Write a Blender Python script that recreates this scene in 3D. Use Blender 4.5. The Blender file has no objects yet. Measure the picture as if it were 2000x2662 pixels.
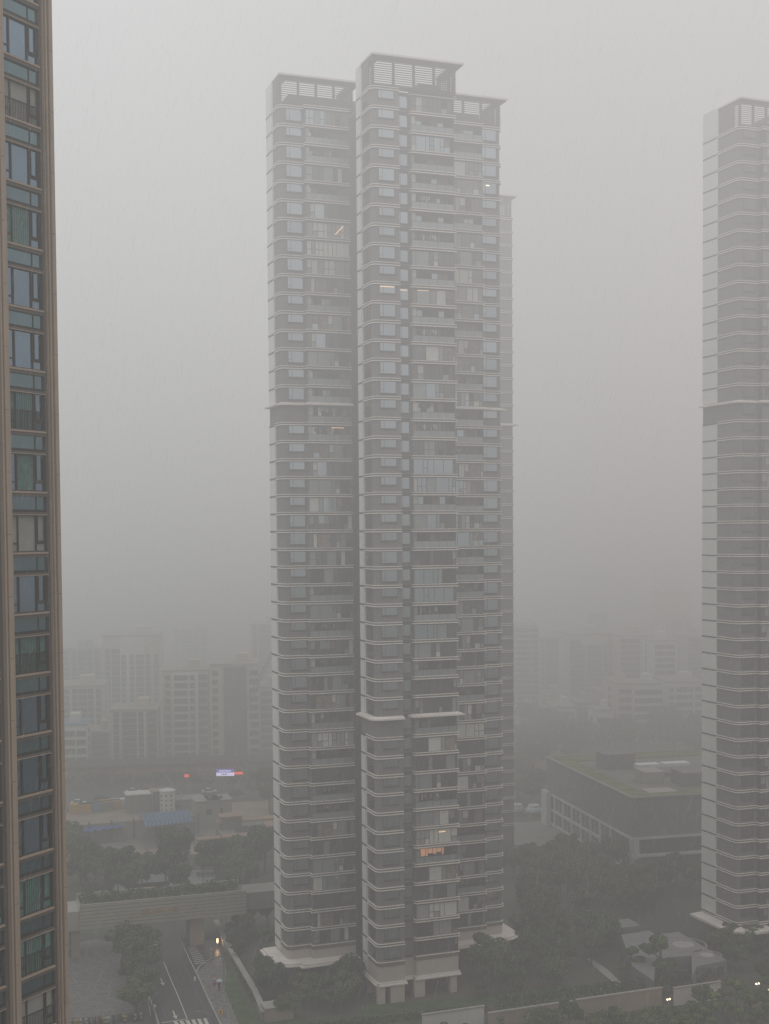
import bpy, bmesh, math, random
from mathutils import Vector, Matrix
R = math.radians
sc = bpy.context.scene
COL = sc.collection
rnd = random.Random(7)

# ------------------------------------------------------------------ camera
F, CX, CY = 3400.0, 1000.0, 1331.0          # focal length and centre in photo pixels
SHIFT = 183.0
EYE = Vector((0, 0, 77.6))
PITCH, ROLL = 2.3, -0.43
MC = Matrix.Rotation(R(90 - PITCH), 3, 'X') @ Matrix.Rotation(R(ROLL), 3, 'Z')
cd = bpy.data.cameras.new('camera')
cam = bpy.data.objects.new('camera', cd); COL.objects.link(cam); sc.camera = cam
cam.matrix_world = Matrix.Translation(EYE) @ MC.to_4x4()
cd.sensor_fit = 'VERTICAL'; cd.sensor_height = 24; cd.lens = 24 * F / 2662
cd.shift_y = SHIFT / 2662; cd.clip_start = .5; cd.clip_end = 6000

def ray(px, py):
    return (MC @ Vector(((px - CX) / F, (CY - py + SHIFT) / F, -1))).normalized()
def proj(p):
    q = MC.transposed() @ (Vector(p) - EYE)
    return CX + F * q.x / -q.z, CY + SHIFT - F * q.y / -q.z
def G(px, py, z=0.0):
    d = ray(px, py); t = (z - EYE.z) / d.z
    return EYE + d * t
def atY(px, py, Y):
    d = ray(px, py); return EYE + d * (Y / d.y)
def zof(X, Y, py):
    lo, hi = -50, 400
    for _ in range(50):
        mid = (lo + hi) / 2
        if proj((X, Y, mid))[1] > py: lo = mid
        else: hi = mid
    return lo

# ------------------------------------------------------------------ materials
def mat(name, col, rough=.7, var=.12, scale=.6, metal=0.0, emis=None, estr=0, objvar=0.0, bump=0.0, spec=.3):
    m = bpy.data.materials.new(name); m.use_nodes = True
    nt = m.node_tree; N = nt.nodes; L = nt.links
    b = N['Principled BSDF']
    b.inputs['Roughness'].default_value = rough; b.inputs['Metallic'].default_value = metal
    b.inputs['Specular IOR Level'].default_value = spec
    tc = N.new('ShaderNodeNewGeometry')
    nz = N.new('ShaderNodeTexNoise'); nz.inputs['Scale'].default_value = scale; nz.inputs['Detail'].default_value = 4
    L.new(tc.outputs['Position'], nz.inputs['Vector'])
    mr = N.new('ShaderNodeMapRange'); mr.inputs[1].default_value = .3; mr.inputs[2].default_value = .7
    mr.inputs[3].default_value = 1 - var; mr.inputs[4].default_value = 1 + var
    L.new(nz.outputs['Fac'], mr.inputs[0])
    val = mr.outputs[0]
    if objvar:
        oi = N.new('ShaderNodeObjectInfo'); m2 = N.new('ShaderNodeMapRange')
        m2.inputs[3].default_value = 1 - objvar; m2.inputs[4].default_value = 1 + objvar
        L.new(oi.outputs['Random'], m2.inputs[0])
        mm = N.new('ShaderNodeMath'); mm.operation = 'MULTIPLY'
        L.new(val, mm.inputs[0]); L.new(m2.outputs[0], mm.inputs[1]); val = mm.outputs[0]
    vm = N.new('ShaderNodeVectorMath'); vm.operation = 'SCALE'; vm.inputs[0].default_value = col[:3]
    L.new(val, vm.inputs['Scale']); L.new(vm.outputs[0], b.inputs['Base Color'])
    if bump:
        bp = N.new('ShaderNodeBump'); bp.inputs['Strength'].default_value = bump
        L.new(nz.outputs['Fac'], bp.inputs['Height']); L.new(bp.outputs[0], b.inputs['Normal'])
    if emis:
        b.inputs['Emission Color'].default_value = (*emis, 1); b.inputs['Emission Strength'].default_value = estr
        m.cycles.emission_sampling = 'NONE'
    return m

M = {}
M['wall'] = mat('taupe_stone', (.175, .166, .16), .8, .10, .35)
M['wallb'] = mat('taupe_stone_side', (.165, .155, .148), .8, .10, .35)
M['brown'] = mat('brown_stone', (.17, .14, .11), .8, .12, .5)
M['band'] = mat('band_stone', (.16, .145, .135), .8, .1, .5)
M['trim'] = mat('cream_trim', (.80, .735, .68), .6, .08, .3)
M['ledge'] = mat('cream_ledge', (.78, .71, .65), .6, .1, .25)
M['cream'] = mat('cream_panel', (.74, .73, .69), .7, .05, .2)
M['plinth'] = mat('beige_plinth', (.50, .44, .40), .75, .06, .3)
M['glass'] = mat('window_glass', (.40, .47, .52), .12, .06, .25, metal=.85, objvar=.12)
M['glassd'] = mat('dark_glass', (.14, .15, .155), .15, .15, .4, metal=.7, objvar=.25)
M['rail'] = mat('balustrade_glass', (.30, .33, .34), .25, .08, .4, metal=.35, objvar=.1)
M['frame'] = mat('window_frame', (.06, .058, .055), .5, .05)
M['dark'] = mat('dark_and_room_shade', (.06, .055, .05), .9, .3, 1.2)  # plain dark parts; on panes and openings, room shade put into the colour
M['curt'] = mat('pale_curtain', (.55, .55, .50), .9, .08, 1.5, objvar=.15)
M['curtg'] = mat('grey_curtain', (.28, .28, .27), .9, .15, 1.5, objvar=.2)
M['warm'] = mat('warm_interior', (.22, .175, .145), .9, .3, 1.5, objvar=.2)
M['louv'] = mat('louvre_metal', (.16, .125, .105), .7, .08, .5)
M['lit'] = mat('lit_lamp', (.9, .7, .4), .5, .0, 1, emis=(1, .6, .35), estr=1.3)
M['litw'] = mat('lit_white_lamp', (.9, .8, .7), .5, .0, 1, emis=(1, .82, .52), estr=2.4)
M['asph'] = mat('wet_asphalt', (.045, .045, .047), .35, .18, .12)
M['line'] = mat('road_paint', (.55, .53, .48), .6, .12, .8)
M['blue'] = mat('blue_road_paint', (.06, .13, .22), .6, .2, .8)
M['conc'] = mat('concrete', (.24, .23, .21), .75, .12, .15)
M['concl'] = mat('pale_concrete', (.36, .34, .31), .75, .1, .2)
M['pink'] = mat('pinkish_stone', (.34, .27, .22), .75, .12, .2)
M['steel'] = mat('grey_steel', (.2, .21, .22), .5, .1, 1, metal=.3)
M['white'] = mat('white_paint', (.75, .75, .72), .5, .05, 1)
M['red'] = mat('red_paint', (.5, .05, .05), .5, .05, 1)
M['bluep'] = mat('blue_sign_paint', (.05, .1, .5), .5, .05, 1)
M['black'] = mat('black_rubber', (.03, .03, .03), .6, .1, 1)
M['orange'] = mat('orange_yellow_paint', (.55, .3, .05), .5, .1, 1)
M['trunk'] = mat('tree_bark', (.09, .075, .06), .9, .2, 2)
M['grass'] = mat('grass_blades', (.05, .085, .03), .9, .35, .35)
M['water'] = mat('pool_water', (.16, .24, .24), .08, .1, .2, metal=.2)
M['tarpb'] = mat('blue_tarpaulin', (.07, .14, .42), .6, .15, .3)
M['tarpg'] = mat('blue_grey_sheet_roof', (.12, .22, .36), .55, .15, .3)

def leafmat(name, c1, c2):
    m = bpy.data.materials.new(name); m.use_nodes = True
    nt = m.node_tree; N = nt.nodes; L = nt.links; b = N['Principled BSDF']
    b.inputs['Roughness'].default_value = .7; b.inputs['Specular IOR Level'].default_value = .2
    g = N.new('ShaderNodeNewGeometry'); nz = N.new('ShaderNodeTexNoise'); nz.inputs['Scale'].default_value = .8; nz.inputs['Detail'].default_value = 3
    L.new(g.outputs['Position'], nz.inputs['Vector'])
    oi = N.new('ShaderNodeObjectInfo'); ad = N.new('ShaderNodeMath'); ad.operation = 'MULTIPLY_ADD'; ad.inputs[1].default_value = .5
    L.new(oi.outputs['Random'], ad.inputs[0]); L.new(nz.outputs['Fac'], ad.inputs[2])
    mr = N.new('ShaderNodeMapRange'); mr.inputs[1].default_value = .4; mr.inputs[2].default_value = 1.05
    L.new(ad.outputs[0], mr.inputs[0])
    mx = N.new('ShaderNodeMix'); mx.data_type = 'RGBA'; mx.inputs[6].default_value = (*c1, 1); mx.inputs[7].default_value = (*c2, 1)
    L.new(mr.outputs[0], mx.inputs[0])
    L.new(mx.outputs[2], b.inputs['Base Color'])
    return m
M['leaf'] = leafmat('dark_foliage', (.026, .038, .018), (.10, .13, .055))
M['leaf2'] = leafmat('fresh_foliage', (.05, .085, .02), (.12, .17, .05))
M['hedge'] = leafmat('hedge_foliage', (.03, .05, .018), (.08, .12, .04))

def pavemat(name, c1, c2, sx):
    m = mat(name, c1, .5, .15, .3); nt = m.node_tree; N = nt.nodes; L = nt.links
    g = N.new('ShaderNodeNewGeometry'); mp = N.new('ShaderNodeMapping'); mp.inputs['Rotation'].default_value = (0, 0, R(19.7))
    br = N.new('ShaderNodeTexBrick'); br.inputs['Scale'].default_value = sx; br.inputs['Color1'].default_value = (*c1, 1); br.inputs['Color2'].default_value = (*c2, 1)
    br.inputs['Mortar'].default_value = (.08, .08, .08, 1); br.inputs['Mortar Size'].default_value = .03
    L.new(g.outputs['Position'], mp.inputs[0]); L.new(mp.outputs[0], br.inputs['Vector'])
    L.new(br.outputs[0], N['Principled BSDF'].inputs['Base Color'])
    return m
M['pave'] = pavemat('block_paving', (.13, .125, .12), (.20, .19, .18), .45)
M['pave2'] = pavemat('footway_paving', (.10, .10, .10), (.26, .25, .24), 1.0)
M['tile'] = pavemat('terrace_tiles', (.22, .235, .235), (.26, .265, .26), .9)

# ------------------------------------------------------------------ mesh builder
class MB:
    def __init__(s): s.v = []; s.f = []; s.m = []; s.mats = []
    def mi(s, k):
        if k not in s.mats: s.mats.append(k)
        return s.mats.index(k)
    def face(s, pts, k):
        b = len(s.v); s.v += [tuple(p) for p in pts]; s.f.append(tuple(range(b, b + len(pts)))); s.m.append(s.mi(k))
    def hexa(s, p, k):     # 8 points: bottom ring, top ring
        b = len(s.v); s.v += [tuple(q) for q in p]; i = s.mi(k)
        for q in ((3, 2, 1, 0), (4, 5, 6, 7), (0, 1, 5, 4), (1, 2, 6, 5), (2, 3, 7, 6), (3, 0, 4, 7)):
            s.f.append(tuple(b + j for j in q)); s.m.append(i)
    def box(s, x0, x1, y0, y1, z0, z1, k):
        s.hexa([(x0, y0, z0), (x1, y0, z0), (x1, y1, z0), (x0, y1, z0), (x0, y0, z1), (x1, y0, z1), (x1, y1, z1), (x0, y1, z1)], k)
    def prism(s, poly, z0, z1, k, ktop=None):
        n = len(poly); b = len(s.v)
        s.v += [(p[0], p[1], z0) for p in poly] + [(p[0], p[1], z1) for p in poly]
        i = s.mi(k); j = s.mi(ktop or k)
        s.f.append(tuple(b + n - 1 - q for q in range(n))); s.m.append(i)
        s.f.append(tuple(b + n + q for q in range(n))); s.m.append(j)
        for q in range(n):
            r = (q + 1) % n; s.f.append((b + q, b + r, b + n + r, b + n + q)); s.m.append(i)
    def strip(s, path, o, z0, z1, k, inn=-.05, slope=0.0):
        P = offset(path, o); Q = offset(path, inn); i = s.mi(k); b = len(s.v); n = len(path)
        for p, q in zip(P, Q):
            s.v += [(q[0], q[1], z0), (p[0], p[1], z0), (p[0], p[1], z1 - slope), (q[0], q[1], z1)]
        for a in range(n - 1):
            for c in range(4):
                d = (c + 1) % 4
                s.f.append((b + a * 4 + c, b + a * 4 + 4 + c, b + a * 4 + 4 + d, b + a * 4 + d)); s.m.append(i)
        s.f.append((b, b + 1, b + 2, b + 3)); s.m.append(i)
        e = b + (n - 1) * 4; s.f.append((e + 3, e + 2, e + 1, e)); s.m.append(i)
    def tube(s, p0, p1, r0, r1=None, n=6, k='steel', caps=True):
        r1 = r0 if r1 is None else r1
        p0 = Vector(p0); p1 = Vector(p1); d = (p1 - p0).normalized()
        a = d.orthogonal().normalized(); c = d.cross(a); b = len(s.v); i = s.mi(k)
        for (p, r) in ((p0, r0), (p1, r1)):
            for q in range(n):
                t = q * 2 * math.pi / n; s.v.append(tuple(p + a * r * math.cos(t) + c * r * math.sin(t)))
        for q in range(n):
            w = (q + 1) % n; s.f.append((b + q, b + w, b + n + w, b + n + q)); s.m.append(i)
        if caps:
            s.f.append(tuple(b + n - 1 - q for q in range(n))); s.m.append(i)
            s.f.append(tuple(b + n + q for q in range(n))); s.m.append(i)
    def lathe(s, prof, c, n, k, axis='Z'):
        b = len(s.v); i = s.mi(k)
        for (r, z) in prof:
            for q in range(n):
                t = q * 2 * math.pi / n
                s.v.append((c[0] + r * math.cos(t), c[1] + r * math.sin(t), c[2] + z) if axis == 'Z' else (c[0] + r * math.cos(t), c[1] + z, c[2] + r * math.sin(t)))
        for a in range(len(prof) - 1):
            for q in range(n):
                w = (q + 1) % n; s.f.append((b + a * n + q, b + a * n + w, b + (a + 1) * n + w, b + (a + 1) * n + q)); s.m.append(i)
    def mesh(s, name):
        me = bpy.data.meshes.new(name); me.from_pydata(s.v, [], s.f)
        for k in s.mats: me.materials.append(M[k])
        me.polygons.foreach_set('material_index', s.m); me.update(); return me
    def build(s, name, parent=None, loc=(0, 0, 0)):
        return link(name, s.mesh(name), parent, loc)

def link(name, data, parent=None, loc=(0, 0, 0), rz=0):
    o = bpy.data.objects.new(name, data); COL.objects.link(o); o.parent = parent; o.location = loc
    if rz: o.rotation_euler = (0, 0, rz)
    return o
def empty(name, loc, rz=0): 
    o = bpy.data.objects.new(name, None); COL.objects.link(o); o.location = loc; o.rotation_euler = (0, 0, rz); return o
def tag(o, label=None, cat=None, group=None, kind=None):
    if label: o['label'] = label
    if cat: o['category'] = cat
    if group: o['group'] = group
    if kind: o['kind'] = kind
    return o
KIDS = {}
def copy_tree(o, parent=None):
    c = o.copy(); COL.objects.link(c); c.parent = parent
    for ch in o.children: copy_tree(ch, c)
    return c

def offset(path, o, closed=False):
    n = len(path); out = []
    for i in range(n):
        p = Vector(path[i][:2])
        ns = []
        for a, b in ((i - 1, i), (i, i + 1)):
            if closed or (a >= 0 and b < n):
                d = (Vector(path[b % n][:2]) - Vector(path[a % n][:2])).normalized(); ns.append(Vector((d.y, -d.x)))
        if len(ns) == 1: q = p + ns[0] * o
        else:
            h = (ns[0] + ns[1]); q = p + h * (2 * o / max(h.length_squared, .3))
        out.append((q.x, q.y))
    return out
def rounded(path, idx, r, n=4):
    out = []
    for i, p in enumerate(path):
        if i in idx and 0 < i < len(path) - 1:
            a = Vector(path[i - 1]); b = Vector(path[i + 1]); c = Vector(p)
            d0 = (a - c).normalized() * r; d1 = (b - c).normalized() * r
            for q in range(n + 1):
                t = q / n; w = (1 - t) ** 2 * (c + d0) + 2 * t * (1 - t) * c + t * t * (c + d1); out.append((w.x, w.y))
        else: out.append(tuple(p))
    return out

# ------------------------------------------------------------------ world: sky, haze
w = bpy.data.worlds.new('World'); sc.world = w; w.use_nodes = True
nt = w.node_tree; N = nt.nodes; L = nt.links; N.clear()
out = N.new('ShaderNodeOutputWorld'); bg = N.new('ShaderNodeBackground'); sky = N.new('ShaderNodeTexSky')
sky.sky_type = 'NISHITA'; sky.sun_disc = False; sky.sun_elevation = R(55); sky.sun_rotation = R(200); bg.inputs[1].default_value = .1
L.new(sky.outputs[0], bg.inputs[0]); L.new(bg.outputs[0], out.inputs[0])
SIG = .0024
ab = N.new('ShaderNodeVolumeAbsorption'); ab.inputs[0].default_value = (0, 0, 0, 1); ab.inputs[1].default_value = SIG
em = N.new('ShaderNodeEmission'); add = N.new('ShaderNodeAddShader')  # haze glows by itself: scattered daylight put into its emission colour
g = N.new('ShaderNodeNewGeometry'); sx = N.new('ShaderNodeSeparateXYZ'); L.new(g.outputs['Position'], sx.inputs[0])
zr = N.new('ShaderNodeMapRange'); zr.inputs[1].default_value = 0; zr.inputs[2].default_value = 800; L.new(sx.outputs[2], zr.inputs[0])
cr = N.new('ShaderNodeValToRGB'); L.new(zr.outputs[0], cr.inputs[0])
NEAR = [(0, (.086, .083, .077)), (30, (.160, .156, .147)), (78, (.378, .373, .365)), (130, (.575, .572, .568)), (180, (.745, .748, .752)), (260, (.93, .94, .95)), (400, (2.4, 2.43, 2.48)), (800, (6.0, 6.1, 6.2))]
FAR = [(0, (.215, .213, .203)), (30, (.262, .260, .250)), (78, (.405, .402, .395))] + NEAR[3:]  # distant low haze given a brighter glow of its own
def ramp(pts):
    c_ = N.new('ShaderNodeValToRGB'); L.new(zr.outputs[0], c_.inputs[0]); els = c_.color_ramp.elements
    while len(els) < len(pts): els.new(.5)
    for e, (z, c) in zip(els, pts): e.position = z / 800; e.color = (*c, 1)
    return c_
N.remove(cr); r1 = ramp(NEAR); r2 = ramp(FAR)
yf = N.new('ShaderNodeMapRange'); yf.inputs[1].default_value = 200; yf.inputs[2].default_value = 400; L.new(sx.outputs[1], yf.inputs[0])
cr = N.new('ShaderNodeMix'); cr.data_type = 'RGBA'; L.new(yf.outputs[0], cr.inputs[0]); L.new(r1.outputs[0], cr.inputs[6]); L.new(r2.outputs[0], cr.inputs[7])
xr = N.new('ShaderNodeMapRange'); xr.inputs[1].default_value = -130; xr.inputs[2].default_value = 130; L.new(sx.outputs[0], xr.inputs[0])
cx = N.new('ShaderNodeValToRGB'); L.new(xr.outputs[0], cx.inputs[0])
cx.color_ramp.elements[0].color = (1.08, 1.11, 1.105, 1); cx.color_ramp.elements[1].color = (.975, .93, .927, 1)
mlt = N.new('ShaderNodeVectorMath'); mlt.operation = 'MULTIPLY'
L.new(cr.outputs[2], mlt.inputs[0]); L.new(cx.outputs[0], mlt.inputs[1])
def msin(sock, k, ph):
    a_ = N.new('ShaderNodeMath'); a_.operation = 'MULTIPLY_ADD'; a_.inputs[1].default_value = k; a_.inputs[2].default_value = ph; L.new(sock, a_.inputs[0])
    b_ = N.new('ShaderNodeMath'); b_.operation = 'SINE'; L.new(a_.outputs[0], b_.inputs[0]); return b_.outputs[0]
mq = N.new('ShaderNodeMath'); mq.operation = 'MULTIPLY'; L.new(msin(sx.outputs[0], .045, .6), mq.inputs[0]); L.new(msin(sx.outputs[2], .021, 1.1), mq.inputs[1])
mh = N.new('ShaderNodeMapRange'); mh.inputs[1].default_value = -1; mh.inputs[2].default_value = 1; mh.inputs[3].default_value = .96; mh.inputs[4].default_value = 1.04; L.new(mq.outputs[0], mh.inputs[0])
sh = N.new('ShaderNodeVectorMath'); sh.operation = 'SCALE'; L.new(mlt.outputs[0], sh.inputs[0]); L.new(mh.outputs[0], sh.inputs['Scale']); L.new(sh.outputs[0], em.inputs[0])
em.inputs[1].default_value = SIG
def mrange(sock, a, b_, c, d):
    n_ = N.new('ShaderNodeMapRange'); n_.inputs[1].default_value = a; n_.inputs[2].default_value = b_; n_.inputs[3].default_value = c; n_.inputs[4].default_value = d; L.new(sock, n_.inputs[0]); return n_.outputs[0]
fy = mrange(sx.outputs[1], 240, 420, 0, 1.6); fz = mrange(sx.outputs[2], 70, 155, 1, 2.9)
d1 = N.new('ShaderNodeMath'); d1.operation = 'ADD'; L.new(fy, d1.inputs[0]); L.new(fz, d1.inputs[1])
d2 = N.new('ShaderNodeMath'); d2.operation = 'MULTIPLY'; L.new(d1.outputs[0], d2.inputs[0]); d2.inputs[1].default_value = SIG
L.new(d2.outputs[0], ab.inputs[1]); L.new(d2.outputs[0], em.inputs[1])
L.new(ab.outputs[0], add.inputs[0]); L.new(em.outputs[0], add.inputs[1]); L.new(add.outputs[0], out.inputs[1])
w.cycles.sampling_method = 'NONE'; w.cycles.volume_step_size = 40
sc.cycles.volume_max_steps = 24; sc.cycles.volume_bounces = 0
sc.cycles.max_bounces = 4; sc.cycles.diffuse_bounces = 2; sc.cycles.glossy_bounces = 2; sc.cycles.transparent_max_bounces = 6
sc.view_settings.view_transform = 'Standard'; sc.view_settings.look = 'None'; sc.view_settings.exposure = 0

sl = bpy.data.lights.new('sun', 'SUN'); sl.energy = 1.0; sl.angle = R(15); sl.color = (1, .96, .9)
so = bpy.data.objects.new('sun', sl); COL.objects.link(so); so.rotation_euler = (R(35), 0, R(-20))

ms = bpy.data.materials.new('glowing_sky_dome'); ms.use_nodes = True; ms.cycles.emission_sampling = 'NONE'  # glowing dome added to bound the haze and raise the light from overhead
n2 = ms.node_tree.nodes; n2.clear(); e2 = n2.new('ShaderNodeEmission'); o2 = n2.new('ShaderNodeOutputMaterial'); nz = n2.new('ShaderNodeTexNoise')
nz.inputs['Scale'].default_value = .004; cr2 = n2.new('ShaderNodeValToRGB'); g2 = n2.new('ShaderNodeNewGeometry')
cr2.color_ramp.elements[0].color = (5, 5, 5, 1); cr2.color_ramp.elements[1].color = (7, 7.1, 7.2, 1)
l2 = ms.node_tree.links; l2.new(g2.outputs['Position'], nz.inputs['Vector']); l2.new(nz.outputs['Fac'], cr2.inputs[0]); s2 = n2.new('ShaderNodeSeparateXYZ'); l2.new(g2.outputs['Position'], s2.inputs[0]); m3 = n2.new('ShaderNodeMapRange'); m3.inputs[1].default_value = 150; m3.inputs[2].default_value = 800; m3.inputs[3].default_value = .08; m3.inputs[4].default_value = 1; l2.new(s2.outputs[2], m3.inputs[0])
l2.new(m3.outputs[0], e2.inputs[1]); l2.new(cr2.outputs[0], e2.inputs[0]); l2.new(e2.outputs[0], o2.inputs[0])
M['sky'] = ms
b = MB(); prof = [(1300 * math.cos(R(a)), 1300 * math.sin(R(a))) for a in range(-6, 91, 6)]
b.lathe(prof, (0, 0, 0), 48, 'sky'); tag(b.build('sky'), kind='structure')

# ------------------------------------------------------------------ ground
M['ground'] = mat('wet_ground', (.075, .078, .06), .8, .25, .03)
b = MB(); b.face([(1290 * math.cos(R(a)), 1290 * math.sin(R(a)), 0) for a in range(0, 360, 8)], 'ground')
tag(b.build('ground'), kind='structure')

def sheet(name, pts, z, k, kind='structure', th=0.0):
    P = [G(x, y, z) for x, y in pts]; b = MB()
    if th: b.prism([(p.x, p.y) for p in P], z - th, z, k)
    else: b.face([(p.x, p.y, z) for p in P], k)
    o = b.build(name); tag(o, kind=kind); return o

# ------------------------------------------------------------------ the near tower
VPU = ray(10400, 1378 + 60); U = Vector((VPU.x, VPU.y)).normalized(); V = Vector((-U.y, U.x))
ANG = math.atan2(U.y, U.x)
A0 = atY(975, 1380, 211.0)
def loc2(s, v, O=None):
    O = O or A0; return Vector((O.x + U.x * s + V.x * v, O.y + U.y * s + V.y * v))
ay = [226.2,276.9,328.8,379.4,430.2,482.1,532.7,583.4,634.4,685,736,786.3,836.5,886.6,936,987,1036.2,1089.5,1139.2,1188.6,1236.9,1285.7,1334.5,1383.4,1432.2,1479.6,1528,1577.2,1625.1,1674.9,1723.7,1772.9,1821.3,1871.4,1925.7,1974.5,2023.3,2071.2,2121.9,2170.7,2219,2268.4,2317.5,2366.4,2415.2,2464,2505.6]
by = [279.6,328.4,377.2,426,475.2,523.7,572.1,621.7,669.6,718.1,765.5,814.6,862.7,910.1,957.5,1006.3,1051.5,1104,1151,1198,1244.5,1291.1,1337.6,1383.4,1431.1,1477.8,1524.8,1571.2,1618.3,1664.9,1711.4,1758,1805,1852.4,1904.3,1950.6,1998.4,2044.7,2091.5,2138.5,2185.2,2232.6,2279.6,2325.7,2373,2418.8,2465]
pa = loc2(0, 0); pb = loc2(-11.5, 13.7)
ZA = [zof(pa.x, pa.y, y) for y in ay]; ZB = [zof(pb.x, pb.y, y) for y in by]
print('ZDIFF', [round(a - c, 2) for a, c in zip(ZA, ZB)][::5], round(ZA[0], 1), round(ZB[0], 1), round(ZA[46], 1), round(ZB[46], 1))
Z = [(a + c) / 2 for a, c in zip(ZA, ZB)]

FOOT = [(-11.5, 21.5), (-11.5, 13.7), (-7.3, 13.7), (-7.3, 12.6), (.43, 12.6), (.43, 16), (2, 16), (2, 7.4), (0, 7.4), (0, 0), (4.63, 0), (4.63, 1.8), (7.03, 1.8), (7.03, 1), (14.65, 1), (14.65, 7.4),
        (12.6, 7.4), (12.6, 16), (17, 16), (17, 12.6), (24.89, 12.6), (24.89, 13.7), (28.99, 13.7), (28.99, 21.5), (27, 21.5), (27, 29), (-8, 29), (-8, 21.5)]
# wall line: balcony bays stand 1.5 m back behind the slabs
BODY = [(-11.5, 21.5), (-11.5, 13.7), (-7.3, 13.7), (-7.3, 14.1), (.43, 14.1), (.43, 16), (2, 16), (2, 7.4), (0, 7.4), (0, 0), (4.63, 0), (4.63, 1.8), (7.03, 1.8), (7.03, 2.5), (14.65, 2.5), (14.65, 7.4),
        (12.6, 7.4), (12.6, 16), (17, 16), (17, 14.1), (24.89, 14.1), (24.89, 13.7), (28.99, 13.7), (28.99, 21.5), (27, 21.5), (27, 29), (-8, 29), (-8, 21.5)]
FOOT = rounded(FOOT, {1, 22}, 1.0); FOOT = rounded(FOOT, {FOOT.index((0, 0))}, .9)
BODY = rounded(BODY, {1, 22}, 1.0); BODY = rounded(BODY, {BODY.index((0, 0))}, .9)
pathB = rounded([(-11.5, 17.4), (-11.5, 13.7), (-7.3, 13.7), (-7.3, 12.6), (.43, 12.6)], {1}, 1.0)
pathBl = [(-11.5, 21.5), (-11.5, 17.4)]
pathA = rounded([(0, 4.9), (0, 0), (4.63, 0)], {1}, .9)
pathAl = [(0, 7.4), (0, 4.9)]
pathA2 = rounded([(7.03, 1.8), (7.03, 1), (14.65, 1), (14.65, 4)], {1}, .4)
pathC = rounded([(17, 12.6), (24.89, 12.6), (24.89, 13.7), (28.99, 13.7), (28.99, 18)], {3}, 1.0)
pathR = [(4.63, 1.8), (7.03, 1.8)]
pathR2 = [(.43, 16), (2, 16)]

def trims(b, path, z, o=.26):
    b.strip(path, .10, z - .08, z + .42, 'band')
    b.strip(path, o, z - .08, z + .07, 'trim')
    b.strip(path, o * .85, z + .33, z + .44, 'trim')

def bay_window(h, wd, low, rr):
    """frame mesh and pane mesh of a window wd wide, h high, origin at its lower left, facing -y"""
    fr = MB(); pn = MB(); t = .07
    fr.box(0, wd, -.04, .12, 0, t, 'frame'); fr.box(0, wd, -.04, .12, h - t, h, 'frame')
    fr.box(0, t, -.04, .12, t, h - t, 'frame'); fr.box(wd - t, wd, -.04, .12, t, h - t, 'frame')
    m = wd * .23
    fr.box(m, m + t, -.03, .12, t, h - t, 'frame')
    if low: fr.box(t, m, -.03, .12, .5, .5 + t, 'frame')
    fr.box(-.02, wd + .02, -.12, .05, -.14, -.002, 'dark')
    pn.box(t, m, -.025, .0, t, h - t, 'glass'); pn.box(m + t, wd - t, -.025, .0, t, h - t, 'glass')
    return fr.mesh('window'), pn.mesh('pane')

def glazed(W, H, seed, tone):
    r = random.Random(seed); fr = MB(); pn = MB(); cu = MB(); t = .09
    fr.box(0, W, -.05, .08, 0, t, 'frame'); fr.box(0, W, -.05, .08, H - t, H, 'frame')
    cuts = [0]
    while cuts[-1] < W - 1.0: cuts.append(min(W, cuts[-1] + r.choice([.65, .8, .8, 1.1, 1.7, 2.3])))
    if W - cuts[-1] > .01: cuts.append(W)
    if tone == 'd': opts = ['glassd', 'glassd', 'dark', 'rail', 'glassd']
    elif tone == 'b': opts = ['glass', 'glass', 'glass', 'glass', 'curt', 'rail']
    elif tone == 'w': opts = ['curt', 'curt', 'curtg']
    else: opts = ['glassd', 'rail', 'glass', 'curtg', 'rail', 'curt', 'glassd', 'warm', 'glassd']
    for a, c in zip(cuts, cuts[1:]):
        fr.box(a - .035 if a else 0, a + .035, -.045, .07, t, H - t, 'frame')
        wdt = c - a; split = wdt < 1.3 and r.random() < .6
        k = r.choice(opts); 
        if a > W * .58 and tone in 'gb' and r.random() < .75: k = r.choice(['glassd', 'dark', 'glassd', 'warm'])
        if split:
            fr.box(a + .035, c - .035, -.045, .07, .95, 1.03, 'frame')
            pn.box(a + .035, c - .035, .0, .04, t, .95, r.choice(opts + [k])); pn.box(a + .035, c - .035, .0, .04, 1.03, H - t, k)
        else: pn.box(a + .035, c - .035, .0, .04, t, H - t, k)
    fr.box(W - .035, W, -.045, .07, t, H - t, 'frame')
    return fr.mesh('enclosed_balcony'), pn.mesh('pane'), None

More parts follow.
